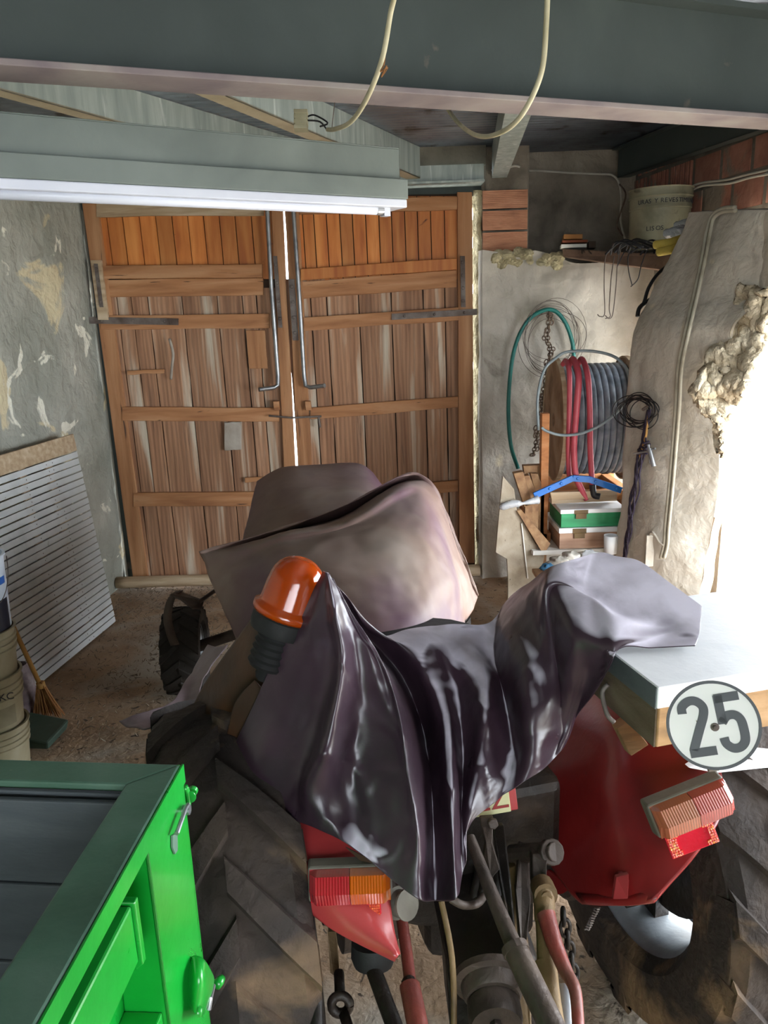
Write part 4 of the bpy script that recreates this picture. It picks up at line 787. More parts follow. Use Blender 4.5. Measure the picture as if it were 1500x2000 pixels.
C_ = [[(632, 1115, 1.82), (592, 1190, 1.83), (548, 1258, 1.86), (498, 1370, 1.92), (462, 1445, 1.95), (430, 1520, 1.95), (412, 1578, 1.94)],
      [(634, 1116, 1.81), (612, 1200, 1.79), (588, 1290, 1.82), (550, 1400, 1.86), (505, 1480, 1.86), (495, 1545, 1.86), (490, 1592, 1.85)],
      [(636, 1117, 1.80), (637, 1200, 1.77), (640, 1290, 1.79), (620, 1400, 1.82), (595, 1480, 1.82), (580, 1550, 1.81), (568, 1600, 1.79)],
      [(640, 1118, 1.80), (655, 1200, 1.73), (668, 1290, 1.73), (650, 1400, 1.71), (628, 1490, 1.72), (612, 1545, 1.74), (635, 1626, 1.73)],
      [(643, 1120, 1.80), (672, 1200, 1.77), (700, 1290, 1.78), (700, 1400, 1.79), (690, 1500, 1.79), (690, 1600, 1.75), (702, 1664, 1.70)],
      [(648, 1128, 1.80), (688, 1210, 1.79), (740, 1300, 1.78), (765, 1400, 1.76), (775, 1500, 1.73), (775, 1610, 1.70), (768, 1722, 1.66)],
      [(652, 1135, 1.81), (700, 1215, 1.82), (758, 1310, 1.80), (788, 1400, 1.77), (803, 1500, 1.72), (822, 1620, 1.67), (820, 1758, 1.64)],
      [(660, 1145, 1.9), (712, 1240, 2.1), (778, 1320, 2.14), (814, 1400, 2.12), (836, 1500, 1.95), (845, 1620, 1.80), (850, 1760, 1.70)],
      [(735, 1240, 2.1), (790, 1260, 2.1), (835, 1320, 2.06), (865, 1400, 1.98), (878, 1500, 1.84), (884, 1620, 1.72), (890, 1756, 1.63)],
      [(800, 1225, 2.2), (850, 1250, 2.15), (885, 1320, 2.1), (900, 1400, 2.02), (903, 1500, 1.93), (900, 1600, 1.82), (905, 1718, 1.72)],
      [(880, 1217, 2.28), (912, 1260, 2.2), (945, 1330, 2.02), (945, 1400, 1.93), (940, 1480, 1.88), (930, 1540, 1.84), (915, 1615, 1.80)],
      [(955, 1216, 2.32), (960, 1270, 2.22), (980, 1340, 2.1), (995, 1410, 2.0), (1000, 1470, 1.95), (995, 1515, 1.9), (975, 1560, 1.87)],
      [(1000, 1165, 2.36), (985, 1225, 2.2), (1015, 1300, 2.0), (1030, 1390, 1.9), (1040, 1440, 1.88), (1040, 1485, 1.87), (1030, 1522, 1.86)],
      [(1050, 1123, 2.2), (1030, 1175, 2.12), (1055, 1250, 2.0), (1080, 1330, 1.94), (1092, 1395, 1.96), (1092, 1440, 1.97), (1085, 1475, 1.95)],
      [(1088, 1107, None), (1079, 1124, None), (1074, 1142, None), (1080, 1158, 2.0), (1118, 1258, 1.88), (1138, 1335, 1.92), (1118, 1415, 1.98)],
      [(1165, 1080, None), (1150, 1130, None), (1153, 1162, None), (1158, 1177, 1.93), (1178, 1248, 1.83), (1188, 1300, 1.82), (1164, 1350, 1.87)],
      [(1205, 1087, None), (1204, 1150, None), (1204, 1194, None), (1206, 1206, 1.87), (1214, 1244, 1.82), (1214, 1261, 1.81), (1206, 1269, 1.81)],
      [(1250, 1097, None), (1265, 1150, None), (1275, 1200, None), (1283, 1226, None), (1285, 1244, None), (1280, 1256, None), (1272, 1265, None)],
      [(1310, 1140, None), (1325, 1165, None), (1335, 1190, None), (1338, 1215, None), (1338, 1235, None), (1336, 1250, None), (1330, 1262, None)],
      [(1371, 1184, None), (1370, 1200, None), (1368, 1215, None), (1367, 1230, None), (1365, 1242, None), (1362, 1252, None), (1358, 1261, None)]]
def DP(u, v, d):
    if d is None: return PZ(u, v, LZ+.014+max(0, 1250-v)*.0008)
    return D(u, v, d)
g3 = net([[DP(*C_[j][i]) for j in range(len(C_))] for i in range(7)], 9, 18)
m_, n_ = len(g3), len(g3[0]); rg = rough_grid(g3, .014, 4.0, 31, .25)
for i in range(m_):
    for j in range(n_):
        f = min(1, max(0, (j/9-.3)/2)) * (1 if j/9 < 14 else max(.08, 1-(j/9-14)))
        g3[i][j] = g3[i][j].lerp(rg[i][j], f)
        if f > .2:      # sharp little creases of stiff vinyl
            p = g3[i][j]; q = V((p.x*5+p.z*1.5, p.y*3, p.z*2.6)); cz = (1-min(1, abs(noise.noise(q+V((3, 9, 1))))*3.2))**3 + .6*(1-min(1, abs(noise.noise(q*2.1+V((13, 2, 5))))*3))**3
            g3[i][j] = p + (CAM-p).normalized()*cz*.011*f
def clear_box(p):
    for _ in range(90):
        q = p-c0
        if q.dot(LXd) > -.022 and -.03 < q.dot(LYd) < LL+.03 and p.z < LZ+.008: p = p + (CAM-p).normalized()*.008
        else: break
    return p
g3 = [[clear_box(p) for p in r] for r in g3]
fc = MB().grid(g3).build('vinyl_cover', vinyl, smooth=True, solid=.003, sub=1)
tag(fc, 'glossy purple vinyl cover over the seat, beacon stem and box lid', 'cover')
# brown underside hanging behind the beacon, and the thin flap beyond it
U1 = [[(512, 1180, 1.98), (470, 1238, 2.05), (425, 1300, 2.12), (395, 1345, 2.18), (372, 1392, 2.22)], [(535, 1215, 1.93), (500, 1275, 1.97), (455, 1330, 2.03), (420, 1370, 2.08), (390, 1405, 2.12)], [(548, 1262, 1.95), (530, 1320, 1.97), (490, 1375, 2.0), (450, 1400, 2.05), (410, 1415, 2.1)]]
o = MB().grid(net([[D(*q) for q in r] for r in U1], 8)).build('cover_underside', vinyl_b, fc, smooth=True, solid=.004); lab(o, 'brown underside of the cover')
U2 = [[(498, 1328, 1.95), (462, 1368, 1.97), (446, 1425, 1.98), (428, 1500, 1.98), (419, 1560, 1.97)], [(512, 1345, 1.935), (492, 1385, 1.935), (470, 1435, 1.96), (438, 1510, 1.965), (424, 1565, 1.96)]]
o = MB().grid(net([[D(*q) for q in r] for r in U2], 8)).build('cover_fold', vinyl_b, fc, smooth=True, solid=.004); lab(o, 'turned over brown edge')
U3 = [[(405, 1258, 2.75), (370, 1320, 2.65), (338, 1368, 2.5), (290, 1390, 2.4), (233, 1411, 2.35)], [(422, 1262, 2.7), (385, 1325, 2.62), (355, 1380, 2.48), (310, 1405, 2.38), (250, 1422, 2.33)], [(442, 1256, 2.68), (400, 1320, 2.6), (378, 1385, 2.45), (340, 1408, 2.36), (283, 1428, 2.3)]]
o = MB().grid(fbm_grid(net([[D(*q) for q in r] for r in U3], 8), .012, 7, 3)).build('cover_flap', mat('flap_vinyl', ['6a5a5c', '85757a'], 5, rough=.5, bump=.1), fc, smooth=True, solid=.004); lab(o, 'pale flap of the cover reaching toward the floor')
mb = MB(); mb.prism([D(675, 1655, 1.735), D(745, 1690, 1.70), D(752, 1697, 1.70), D(715, 1692, 1.715)], F_*.004); lab(mb.build('cover_hem', vinyl_b, fc), 'beige turned hem')
# ------------------------------------------------------------------ green trailer
TZ = 1.50
TC = PZ(354, 1491, TZ); e1 = (PZ(0, 1476, TZ)-PZ(350, 1486, TZ)).normalized(); e2 = (PZ(70, 2000, TZ)-TC).normalized(); no = e2.cross(UP)
if no.x < 0: no = -no
tl_ = thing('trailer', 'green painted steel trailer body with grey board inside, at lower left', 'trailer', V((TC.x-.3, TC.y-.3, 0)))
def SP(u, v, off=0): r = ray(u, v); return CAM + r*((TC+no*off-CAM).dot(no)/r.dot(no))     # on the outer side plane
iw = .082
inn = -(e1.dot(-no))  # inward
e1h = e1
mb = MB()
ci = TC + e1h*(iw/abs(e1h.dot(no))) ; far_in = PZ(245, 1531, TZ)
# mitred rim: far rail and side rail
A = TC; Bp = TC+e2*1.6; Ai = far_in; Bi = Ai+e2*1.6
mb.hexa([A-UP*.014, Bp-UP*.014, Bi-UP*.014, Ai-UP*.014], [A, Bp, Bi, Ai]); lab(mb.build('side_rail', green_d, tl_, bevel=.004), 'dusty green top rail of the side')
mb = MB(); C1 = TC+e1*1.3; C2 = Ai+e1*1.3; mb.hexa([A-UP*.014, Ai-UP*.014, C2-UP*.014, C1-UP*.014], [A-UP*.001, Ai-UP*.001, C2-UP*.001, C1-UP*.001]); lab(mb.build('front_rail', green_d, tl_, bevel=.004), 'dusty green top rail of the front')
mb = MB(); mb.hexa([A+no*.001-UP*.034, Bp+no*.001-UP*.034, Bp+no*.004-UP*.034, A+no*.004-UP*.034], [A+no*.001-UP*.001, Bp+no*.001-UP*.001, Bp+no*.004-UP*.001, A+no*.004-UP*.001]); lab(mb.build('rail_edge', green, tl_), 'bright green outer rail edge')
# inner boards of the front wall, outer sheets
mb = MB()
for k in range(5):
    z1 = TZ-.034-k*.16; q = Ai+e2*.004; mb.hexa([q-UP*(TZ-z1+.155), q+e1*1.2-UP*(TZ-z1+.155), q+e1*1.2-e2*.012-UP*(TZ-z1+.155), q-e2*.012-UP*(TZ-z1+.155)], [q-UP*(TZ-z1), q+e1*1.2-UP*(TZ-z1), q+e1*1.2-e2*.012-UP*(TZ-z1), q-e2*.012-UP*(TZ-z1)])
mb.hexa([q-e2*.02-UP*.9, q+e1*1.2-e2*.02-UP*.9, q+e1*1.2-e2*.03-UP*.9, q-e2*.03-UP*.9], [q-e2*.02-UP*.03, q+e1*1.2-e2*.02-UP*.03, q+e1*1.2-e2*.03-UP*.03, q-e2*.03-UP*.03])
lab(mb.build('inner_boards', grey_in, tl_, bevel=.003), 'grey boards inside the body')
mb = MB(); q = A+e1*.01-e2*-.02
w0 = A - no*.07; mb.hexa([w0-UP*.9, w0+e2*1.6-UP*.9, w0+e2*1.6-no*.006-UP*.9, w0-no*.006-UP*.9], [w0-UP*.03, w0+e2*1.6-UP*.03, w0+e2*1.6-no*.006-UP*.03, w0-no*.006-UP*.03]); lab(mb.build('side_panel', green, tl_), 'recessed green side sheet')
mb = MB(); w0 = A-e2*-.0; mb.hexa([w0-UP*.9, w0+e1*1.3-UP*.9, w0+e1*1.3+e2*.006-UP*.9, w0+e2*.006-UP*.9], [w0-UP*.03, w0+e1*1.3-UP*.03, w0+e1*1.3+e2*.006-UP*.03, w0+e2*.006-UP*.03]); mb.build('front_panel', green, tl_)
mb = MB(); mb.hexa([TC-UP*.92-e2*-.02-no*.08, TC-UP*.92-no*.08+e1*1.3, TC-UP*.92-no*.08+e1*1.3+e2*1.6, TC-UP*.92-no*.08+e2*1.6], [TC-UP*.90-e2*-.02-no*.08, TC-UP*.90-no*.08+e1*1.3, TC-UP*.90-no*.08+e1*1.3+e2*1.6, TC-UP*.90-no*.08+e2*1.6]); lab(mb.build('floor_panel', grey_in, tl_), 'grey body floor')
# corner post
s0 = 0; s1 = (SP(286, 1640)-TC).dot(e2); 
def S(s, z, off=0): return TC+e2*s+UP*(z-TZ)+no*off
mb = MB(); mb.hexa([S(0, .55), S(s1, .55), S(s1, .55, -.008), S(0, .55, -.008)], [S(0, TZ-.001), S(s1, TZ-.001), S(s1, TZ-.001, -.008), S(0, TZ-.001, -.008)])
mb.hexa([S(s1-.006, .55), S(s1, .55), S(s1, .55, -.07), S(s1-.006, .55, -.07)], [S(s1-.006, TZ-.034), S(s1, TZ-.034), S(s1, TZ-.034, -.07), S(s1-.006, TZ-.034, -.07)])
mb.hexa([S(0, .55), S(.006, .55), S(.006, .55, -.07), S(0, .55, -.07)], [S(0, TZ-.034), S(.006, TZ-.034), S(.006, TZ-.034, -.07), S(0, TZ-.034, -.07)])
post = mb.build('corner_post', green, tl_, bevel=.003); lab(post, 'bright green corner post')
# horizontal rib of the side, ending before the post
ra = SP(264, 1768, -.0); sr = (ra-TC).dot(e2); zr = ra.z
mb = MB(); mb.prism([S(sr, zr, -.005), S(sr, zr-.0, -.066), S(sr-.0, zr-.2, -.066), S(sr, zr-.09, -.005)], e2*1.4); lab(mb.build('side_rib', green, tl_, bevel=.004), 'folded rib along the side')
mb = MB(); mb.hexa([S(sr-.012, zr-.1, .0), S(sr, zr-.1, .0), S(sr, zr-.16, -.07), S(sr-.012, zr-.16, -.07)], [S(sr-.012, zr+.004, .0), S(sr, zr+.004, .0), S(sr, zr+.004, -.07), S(sr-.012, zr+.004, -.07)]); mb.build('rib_end', green, tl_, bevel=.002)
mb = MB(); zz = SP(330, 1975).z; mb.hexa([S(s1, zz-.05, -.01), S(1.3, zz-.05, -.01), S(1.3, zz-.05, -.07), S(s1, zz-.05, -.07)], [S(s1, zz, -.01), S(1.3, zz, -.01), S(1.3, zz, -.07), S(s1, zz, -.07)]); mb.build('lower_rail', green, tl_, bevel=.003)
# latches on the post
mb = MB(); mb.tube([SP(367, 1572, .01), SP(362, 1580, .012), SP(345, 1628, .012)], .004, 8); mb.lathe([(0, -.006), (.008, -.006), (.008, .006), (0, .006)], SP(364, 1582, .006), no, 10); lab(mb.build('latch_rod', steel_rod, post, autos=40), 'chromed latch rod')
mb = MB(); mb.prism([SP(334, 1632, .001), SP(343, 1626, .001), SP(344, 1660, .001), SP(339, 1668, .001), SP(334, 1655, .001)], no*.003); lab(mb.build('latch_slot', green_d, post), 'dark slot')
def knob(name, c, ax, r, l):
    mb = MB(); mb.lathe([(0, -l), (r*.8, -l), (r, -l*.9), (r, -l*.5), (r*.55, -l*.45), (r*.55, 0), (r*1.25, 0), (r*1.25, l*.12), (0, l*.12)], c, ax, 16); lab(mb.build(name, green, post, autos=35), 'green turned pin')
knob('latch_pin', TC-UP*.07-e2*.012+no*.004, e2, .0085, .02)
mb = MB(); p = TC-UP*.07-e2*.0; mb.tube([p+no*.003-UP*.02, p-e2*.010-UP*.012, p-e2*.012+UP*.008, p-e2*.006+UP*.022], .005, 8, smooth=4); mb.build('latch_eye', green, post, smooth=True)
mb = MB(); g = [[SP(375, 1870, 0), SP(381, 1868, .008), SP(397, 1876, .022), SP(412, 1900, .026), SP(416, 1912, .01)], [SP(371, 1900, 0), SP(383, 1905, .02), SP(396, 1915, .03), SP(408, 1930, .026), SP(412, 1940, .01)], [SP(372, 1960, 0), SP(380, 1975, .016), SP(388, 1982, .02), SP(396, 1980, .018), SP(400, 1970, .004)]]
mb.grid(net(g, 5)); lab(mb.build('latch_tab', green, post, smooth=True, solid=.005), 'curved latch tab')
mb = MB(); mb.tube([SP(417, 1925, .012), SP(411, 1950, .016), SP(408, 1972, .014)], .004, 8); mb.build('latch_rod', steel_rod, post)
mb = MB(); mb.lathe([(0, .022), (.006, .02), (.009, .012), (.009, 0), (0, 0)], SP(422, 1925, .008), e2*-1+no*.4, 14); mb.build('latch_pin', green, post, smooth=True)
mb = MB(); mb.lathe([(0, .006), (.007, .006), (.008, 0)], SP(388, 1976, .024), no, 12); mb.build('latch_rivet', green, post, smooth=True)
# wheels/chassis under the trailer body so it stands on the floor
for s in (.45,):
    mb = MB(); c = TC+e2*.9-no*.25; mb.lathe([(.12, -.08), (.22, -.09), (.28, -.07), (.29, 0), (.28, .07), (.22, .09), (.12, .08)], V((c.x, c.y, .285)), no, 32, close=True); mb.build('wheel', tyre_k, tl_, autos=40)
mb = MB(); q = TC-no*.2-UP*.95+e2*.02; mb.bar(q, q+e2*1.5, .08, .12); q2 = TC+e2*.9-no*.5; mb.tube([V((c.x, c.y, .285))-no*-.05, V((c.x, c.y, .285))-no*.6], .03, 10); mb.bar(V((c.x, c.y, .285))-no*.18, V((c.x, c.y, .56))-no*.18, .06, .06, up=e2); mb.build('chassis', grease, tl_)
# ------------------------------------------------------------------ left side: slatted panel, buckets, broom
def Yl(u, v, y): return PY(u, v, y)
Pb0, Pt0 = V((-2.06, 5.45, .005)), V((-2.20, 5.47, 1.45)); dl_ = (V((-2.20, 4.5, .005))-Pb0).normalized(); L2 = 1.55
upv = (Pt0-Pb0); hh = upv.length; upn = upv.normalized(); pn = dl_.cross(upn); pn = pn if pn.x > 0 else -pn
pt = thing('slatted_panel', 'large white slatted wooden panel leaning on the left wall', 'panel', Pb0+dl_*1.1-V((.05, 0, 0)))
mb = MB(); ns = 27; hs_ = (hh-.13)/ns
for k in range(ns):
    z0 = hs_*k+.005; z1 = hs_*(k+1)-.005*(1 if k % 3 else .5)
    o_ = pn*random.uniform(-.001, .002); ld_ = dl_*random.uniform(-.004, .004)
    mb.hexa([Pb0+ld_+upn*z0+o_, Pb0+dl_*L2+upn*z0+o_, Pb0+dl_*L2+upn*z0-pn*.012, Pb0+ld_+upn*z0-pn*.012], [Pb0+ld_+upn*z1+o_, Pb0+dl_*L2+upn*z1+o_, Pb0+dl_*L2+upn*z1-pn*.012, Pb0+ld_+upn*z1-pn*.012])
mb.build('slats', white_slat, pt)
mb = MB()
for s in (.32, .62, 1.2):
    q = Pb0+dl_*s; mb.hexa([q-pn*.014, q+dl_*.07-pn*.014, q+dl_*.07-pn*.035, q-pn*.035], [q-pn*.014+upn*hh*.98, q+dl_*.07-pn*.014+upn*hh*.98, q+dl_*.07-pn*.035+upn*hh*.98, q-pn*.035+upn*hh*.98])
mb.build('batten', wood_pale, pt)
mb = MB(); a_ = Pb0+upn*(hh-.128); mb.hexa([a_+pn*.003, a_+dl_*L2+pn*.003, a_+dl_*L2-pn*.02, a_-pn*.02], [a_+upn*.12+pn*.003, a_+dl_*L2+upn*.12+pn*.003, a_+dl_*L2+upn*.12-pn*.02, a_+upn*.12-pn*.02]); lab(mb.build('top_board', wood_pale, pt, bevel=.004), 'bare brown top board')
mb = MB()
for k in range(ns):
    for s in (.33, .40, .66, 1.25): 
        if random.random() < .7: c = Pb0+dl_*(s+random.uniform(-.01, .01))+upn*(hs_*(k+.5))+pn*.0015; mb.lathe([(0, .001), (.004, .0008), (.0045, 0)], c, pn, 6)
o = lab(mb.build('nail_heads', rust, pt), 'rusty nail marks'); o['kind'] = 'stuff'
def bucket(name, cx, cy, z0, h, r0, r1, m, lb, cat='bucket', rings=3, band=None, grp=None, handle=True, txt=None):
    t = thing(name, lb, cat, (cx, cy, z0), grp); mb = MB(); c = V((cx, cy, z0))
    prof = [(0, 0), (r0, 0)]
    for k in range(rings):
        f = .62+.1*k; r = r0+(r1-r0)*f; prof += [(r, h*f), (r+.008, h*f+.003), (r+.008, h*f+.014), (r, h*f+.017)]
    prof += [(r1, h*.97), (r1+.008, h*.975), (r1+.008, h), (r1-.003, h), (r0*.97, .01), (0, .01)]
    mb.lathe(prof, c, UP, 36); mb.build('bucket_body', m, t, autos=35)
    if band:
        for f0, f1, bm, a0, a1, nm in band:
            g = []
            for i in range(25):
                a = a0+(a1-a0)*i/24; ra_ = r0+(r1-r0)*f0+.0015; rb_ = r0+(r1-r0)*f1+.0015
                g.append([c+V((math.cos(a)*ra_, math.sin(a)*ra_, h*f0)), c+V((math.cos(a)*rb_, math.sin(a)*rb_, h*f1))])
            mb = MB().grid(g); mb.build(nm, bm, t, smooth=True)
    if handle:
        mb = MB(); rr = r1+.012; mb.tube([c+V((rr*math.cos(a+.5)*1.0, rr*math.sin(a+.5), h*.93-.16*math.sin(a)*1.2)) for a in [PI*i/16 - PI/2 for i in range(17)] if math.sin(a) is not None and False] or [c+V((rr*math.cos(-1.9+2.4*i/16), rr*math.sin(-1.9+2.4*i/16), h*.93-.20*math.sin(PI*i/16))) for i in range(17)], .0022, 6); mb.build('handle', rust, t, smooth=True)
    return t
bxx, byy = PY(-22, 1300, 3.45).x, 3.45
zt = lambda v: PY(10, v, 3.4).z
b1 = bucket('bucket', bxx-.02, byy, 0, .30, .125, .150, bucket_bg, 'beige plastic bucket at the bottom of the stack on the floor', grp=None, handle=False)
b2 = bucket('bucket', bxx-.015, byy, .24, .33, .125, .150, bucket_bg, 'beige plastic bucket with black lettering in the middle of the stack', handle=False, band=[(.25, .55, mat('faint_label', ['7d775f', '9a937a'], 9, rough=.7), -1.7, -.3, 'label')])
b3 = bucket('bucket', bxx-.0, byy, .50, .30, .118, .140, bucket_bg, 'beige bucket just below the white paint bucket', handle=False)
b4 = bucket('paint_bucket', bxx-.0, byy, .802, .36, .130, .142, paint_b, 'white paint bucket with blue band and dark label on top of the stack', handle=True, rings=0, band=[(.0, .42, dark_l, -2.2, .1, 'dark_label'), (.62, .72, blue_l, -2.2, .1, 'blue_band')])
text('TKC', .05, V((bxx+.055, byy-.125, .47)), (.9, .38, 0), UP, txt_dk, b2, 'lettering')
hb_, hd_ = PZ(95, 1398, .03), None
brt = thing('broom', 'straw broom leaning with its brush down beside the bucket stack', 'broom', (hb_.x, hb_.y, 0))
ja = PY(80, 1338, hb_.y-.03); jb = PY(16, 1203, hb_.y-.12)
mb = MB(); mb.tube([jb+(jb-ja)*.6, jb, ja+(ja-hb_)*-.1], .013, 10); mb.build('broom_stick', stick, brt, smooth=True)
mb = MB(); ax_ = (hb_-ja)
for k in range(70):
    a = random.uniform(-1, 1); b = random.uniform(-1, 1); st_ = ja-ax_*.12+R_*a*.012+F_*b*.012
    mb.tube([st_, ja+ax_*.35+R_*a*.04+F_*b*.02, ja+ax_*random.uniform(.9, 1.05)+R_*(a*.088+.005)+F_*b*.035], .004, 4, smooth=3, rs=[.004, .004, .002])
mb.build('bristles', straw, brt)
mb = MB(); mb.tube([ja-ax_*.08, ja+ax_*.06], .024, 12); lab(mb.build('binding', stick, brt, smooth=True), 'straw binding')
c = PZ(85, 1440, .02); mb = MB(); mb.hexa([c+V((-.17, -.10, 0)), c+V((.08, -.13, 0)), c+V((.10, .08, 0)), c+V((-.12, .12, 0))], [c+V((-.17, -.10, .08)), c+V((.09, -.14, .05)), c+V((.11, .10, .05)), c+V((-.12, .13, .09))]); tag(mb.build('dustpan', dkgreen, bevel=.012), 'dark green dustpan lying on the floor under the broom brush', 'dustpan')
c = PZ(52, 1420, 0); g = []
for i in range(13):
    r = []
    for j in range(17):
        a = 2*PI*j/16; t = i/12; rr = .085*(1-.5*t**2)*(1+.25*noise.noise(V((math.cos(a)*2, math.sin(a)*2, t*3)))); r.append(V((c.x-.04+math.cos(a)*rr, c.y+.1+math.sin(a)*rr, t*.34)))
    g.append(r)
tag(MB().grid(g).build('crumpled_sack', mat('sack', ['2a2226', '77666a', 'a89a98'], 11, rough=.6, bump=.4, bscale=18), smooth=True), 'crumpled dark and pink sack standing between buckets and broom', 'sack')
# ------------------------------------------------------------------ bench corner
BZ = .64
bt = thing('workbench', 'rough wooden bench with speckled side board in the right corner', 'bench', (1.35, 5.4, 0))
mb = MB(); mb.hexa([(.98, 4.86, BZ-.03), (1.58, 4.86, BZ-.03), (2.0, 5.2, BZ-.03), (2.0, 6.1, BZ-.03)], [(.98, 4.86, BZ), (1.58, 4.86, BZ), (2.0, 5.2, BZ), (2.0, 6.1, BZ)]); mb.hexa([(.98, 4.86, BZ-.03), (2.0, 6.1, BZ-.03), (.95, 6.1, BZ-.03), (.9, 5.5, BZ-.03)], [(.98, 4.86, BZ), (2.0, 6.1, BZ), (.95, 6.1, BZ), (.9, 5.5, BZ)]); lab(mb.build('bench_top', paper, bt), 'pale dusty bench top')
for x, y in ((1.02, 4.95), (1.5, 4.95), (1.02, 6.0), (1.9, 6.0)): mb = MB(); mb.box((x, y, 0), (x+.07, y+.07, BZ-.03)); mb.build('leg', benchw, bt, bevel=.004)
BPg = [(982, 930), (1004, 955), (1010, 998), (1046, 1062), (1063, 1086), (1058, 1118), (1050, 1260), (992, 1262), (992, 1130), (990, 1092), (968, 1079), (974, 1010)]
mb = MB(); mb.prism([PY(u, v, 4.90-.0008*(u-970)*0) for u, v in BPg], (0, .025, 0)); mb.v = [p if p.z > .12 else V((p.x, p.y, max(p.z, .0))) for p in mb.v]; lab(mb.build('side_board', bench_m, bt, bevel=.003), 'speckled pale side board with a bitten edge')
mb = MB(); mb.prism([PY(1018, 1022, 4.89), PY(1020, 1022, 4.89), PY(1032, 1130, 4.89), PY(1030, 1130, 4.89)], (0, .01, 0)); mb.build('board_seam', paper, bt)
mb = MB(); mb.prism([PY(1010, 998, 4.88), PY(1018, 996, 4.95), PY(1075, 1062, 4.88), PY(1062, 1084, 4.86)], (0, .05, 0)); lab(mb.build('bench_edge', benchw, bt), 'sloping worn board edge')
# timber stacked under the reel
wds = [([(1003, 925), (1022, 921), (1040, 985), (1024, 990)], 4.98), ([(1024, 930), (1034, 928), (1052, 975), (1040, 985)], 5.0), ([(1036, 925), (1050, 925), (1064, 960), (1048, 970)], 5.06), ([(1022, 910), (1062, 908), (1064, 922), (1024, 926)], 5.1)]
for k, (pg, y) in enumerate(wds):
    mb = MB(); mb.prism([PY(u, v, y) for u, v in pg], (0, .06, 0)); z = min(p.z for p in mb.v)
    mb.hexa([V((mb.v[2].x-.05, y+.0, BZ)), V((mb.v[2].x, y, BZ)), V((mb.v[2].x, y+.05, BZ)), V((mb.v[2].x-.05, y+.05, BZ))], [V((mb.v[2].x-.05, y, z+.02)), V((mb.v[2].x, y, z+.02)), V((mb.v[2].x, y+.05, z+.02)), V((mb.v[2].x-.05, y+.05, z+.02))])
    tag(mb.build('timber_offcut', benchw, bevel=.003), ['leaning timber offcut nearest the wall beside the reel', 'narrow timber offcut second from the left under the reel', 'short timber offcut right under the reel post', 'flat timber offcut lying behind the leaning ones'][k], 'timber', 'timber offcuts on the bench')
# cable reel
rc_, ra_ = (PY(1086, 818, 5.50), PY(1214, 818, 5.55)); ctr = (rc_+ra_)/2; axr = V((math.cos(-.05), math.sin(-.05), 0)); hw = .245; RR = .435
rt = thing('cable_reel', 'large wooden reel wound with dark cable standing on the bench', 'cable reel', (ctr.x, ctr.y, BZ))
for s in (-1, 1):
    mb = MB(); mb.lathe([(.05, 0), (RR*.96, 0), (RR, .003), (RR, .019), (RR*.96, .022), (.05, .022)], ctr+axr*(hw*s-.011), axr, 56, close=True); o = mb.build('flange', drumwood, rt, autos=40)
    mb = MB(); mb.lathe([(RR*.985, -.004), (RR*1.012, -.004), (RR*1.012, .028), (RR*.985, .028)], ctr+axr*(hw*s-.013), axr, 56, close=True); lab(mb.build('flange_rim', wood_pale, o, autos=40), 'pale rim of the flange')
mb = MB(); prof = []; n = 11; x0, x1 = -hw+.012, hw-.012; rc2 = (x1-x0)/n/2; Rw = RR*.90
for i in range(n):
    for k in range(7):
        a = PI-PI*k/6; prof.append((Rw-.01+rc2*math.sin(a)*.75, x0+rc2*(2*i+1)+rc2*math.cos(a)))
mb.lathe([(.1, x0)]+prof+[(.1, x1)], ctr, axr, 56); lab(mb.build('wound_cable', drumcable, rt, smooth=True), 'wound dark grey cable')
mb = MB()
for y in (5.06,):
    mb.box((PY(1058, 850, y).x, y, BZ), (PY(1073, 850, y).x, y+.06, PY(1058, 808, y).z)); 
mb.box((PY(1058, 850, 5.06).x, 5.3, .86), (ctr.x+.32, 5.36, .93)); mb.box((PY(1058, 850, 5.9).x, 5.85, BZ), (ctr.x+.3, 5.92, .93)); mb.box((PY(1062, 850, 5.06).x, 5.06, .64), (PY(1080, 850, 5.06).x, 5.92, .70)); mb.box((ctr.x+.2, 5.1, .64), (ctr.x+.26, 5.92, .93))
lab(mb.build('reel_stand', mat('stand_wood', ['a0653a', 'b97a48', 'c48a5a'], 4, (2, 2, 6), rough=.7, bump=.1), rt, bevel=.003), 'orange timber stand')
def hose(name, pts, y, r, m, lb, cat, sm=8, grp=None, parent=None):
    mb = MB(); P = [PY(q[0], q[1], q[2] if len(q) > 2 else y) for q in pts]; mb.tube(P, r, 10, smooth=sm); o = mb.build(name, m, parent, smooth=True)
    return o if parent else tag(o, lb, cat, grp)
hose('red_hose', [(1099, 712, 5.2), (1106, 705, 5.15), (1112, 730, 5.03), (1112, 800, 5.0), (1110, 880, 5.0), (1112, 935, 5.02)], 5, .017, hose_r, 'faded red hose on the reel nearest its left flange', 'hose', grp='red hoses over the reel')
hose('red_hose', [(1112, 712, 5.2), (1120, 702, 5.12), (1130, 735, 4.99), (1126, 800, 4.97), (1121, 870, 4.97), (1124, 925, 4.97), (1135, 955, 4.97), (1146, 975, 4.98)], 5, .021, hose_r, 'middle red hose over the reel, bending right at its foot', 'hose', grp='red hoses over the reel')
hose('red_hose', [(1128, 712, 5.2), (1137, 702, 5.12), (1148, 735, 4.99), (1152, 800, 4.97), (1153, 880, 4.97), (1157, 950, 4.97)], 5, .019, hose_r, 'rightmost red hose over the reel, with a black end', 'hose', grp='red hoses over the reel')
hose('hose_end', [(1157, 946, 4.965), (1160, 966, 4.965), (1172, 970, 4.95)], 5, .022, cable_k, 'black end piece of the rightmost red hose', 'hose end')
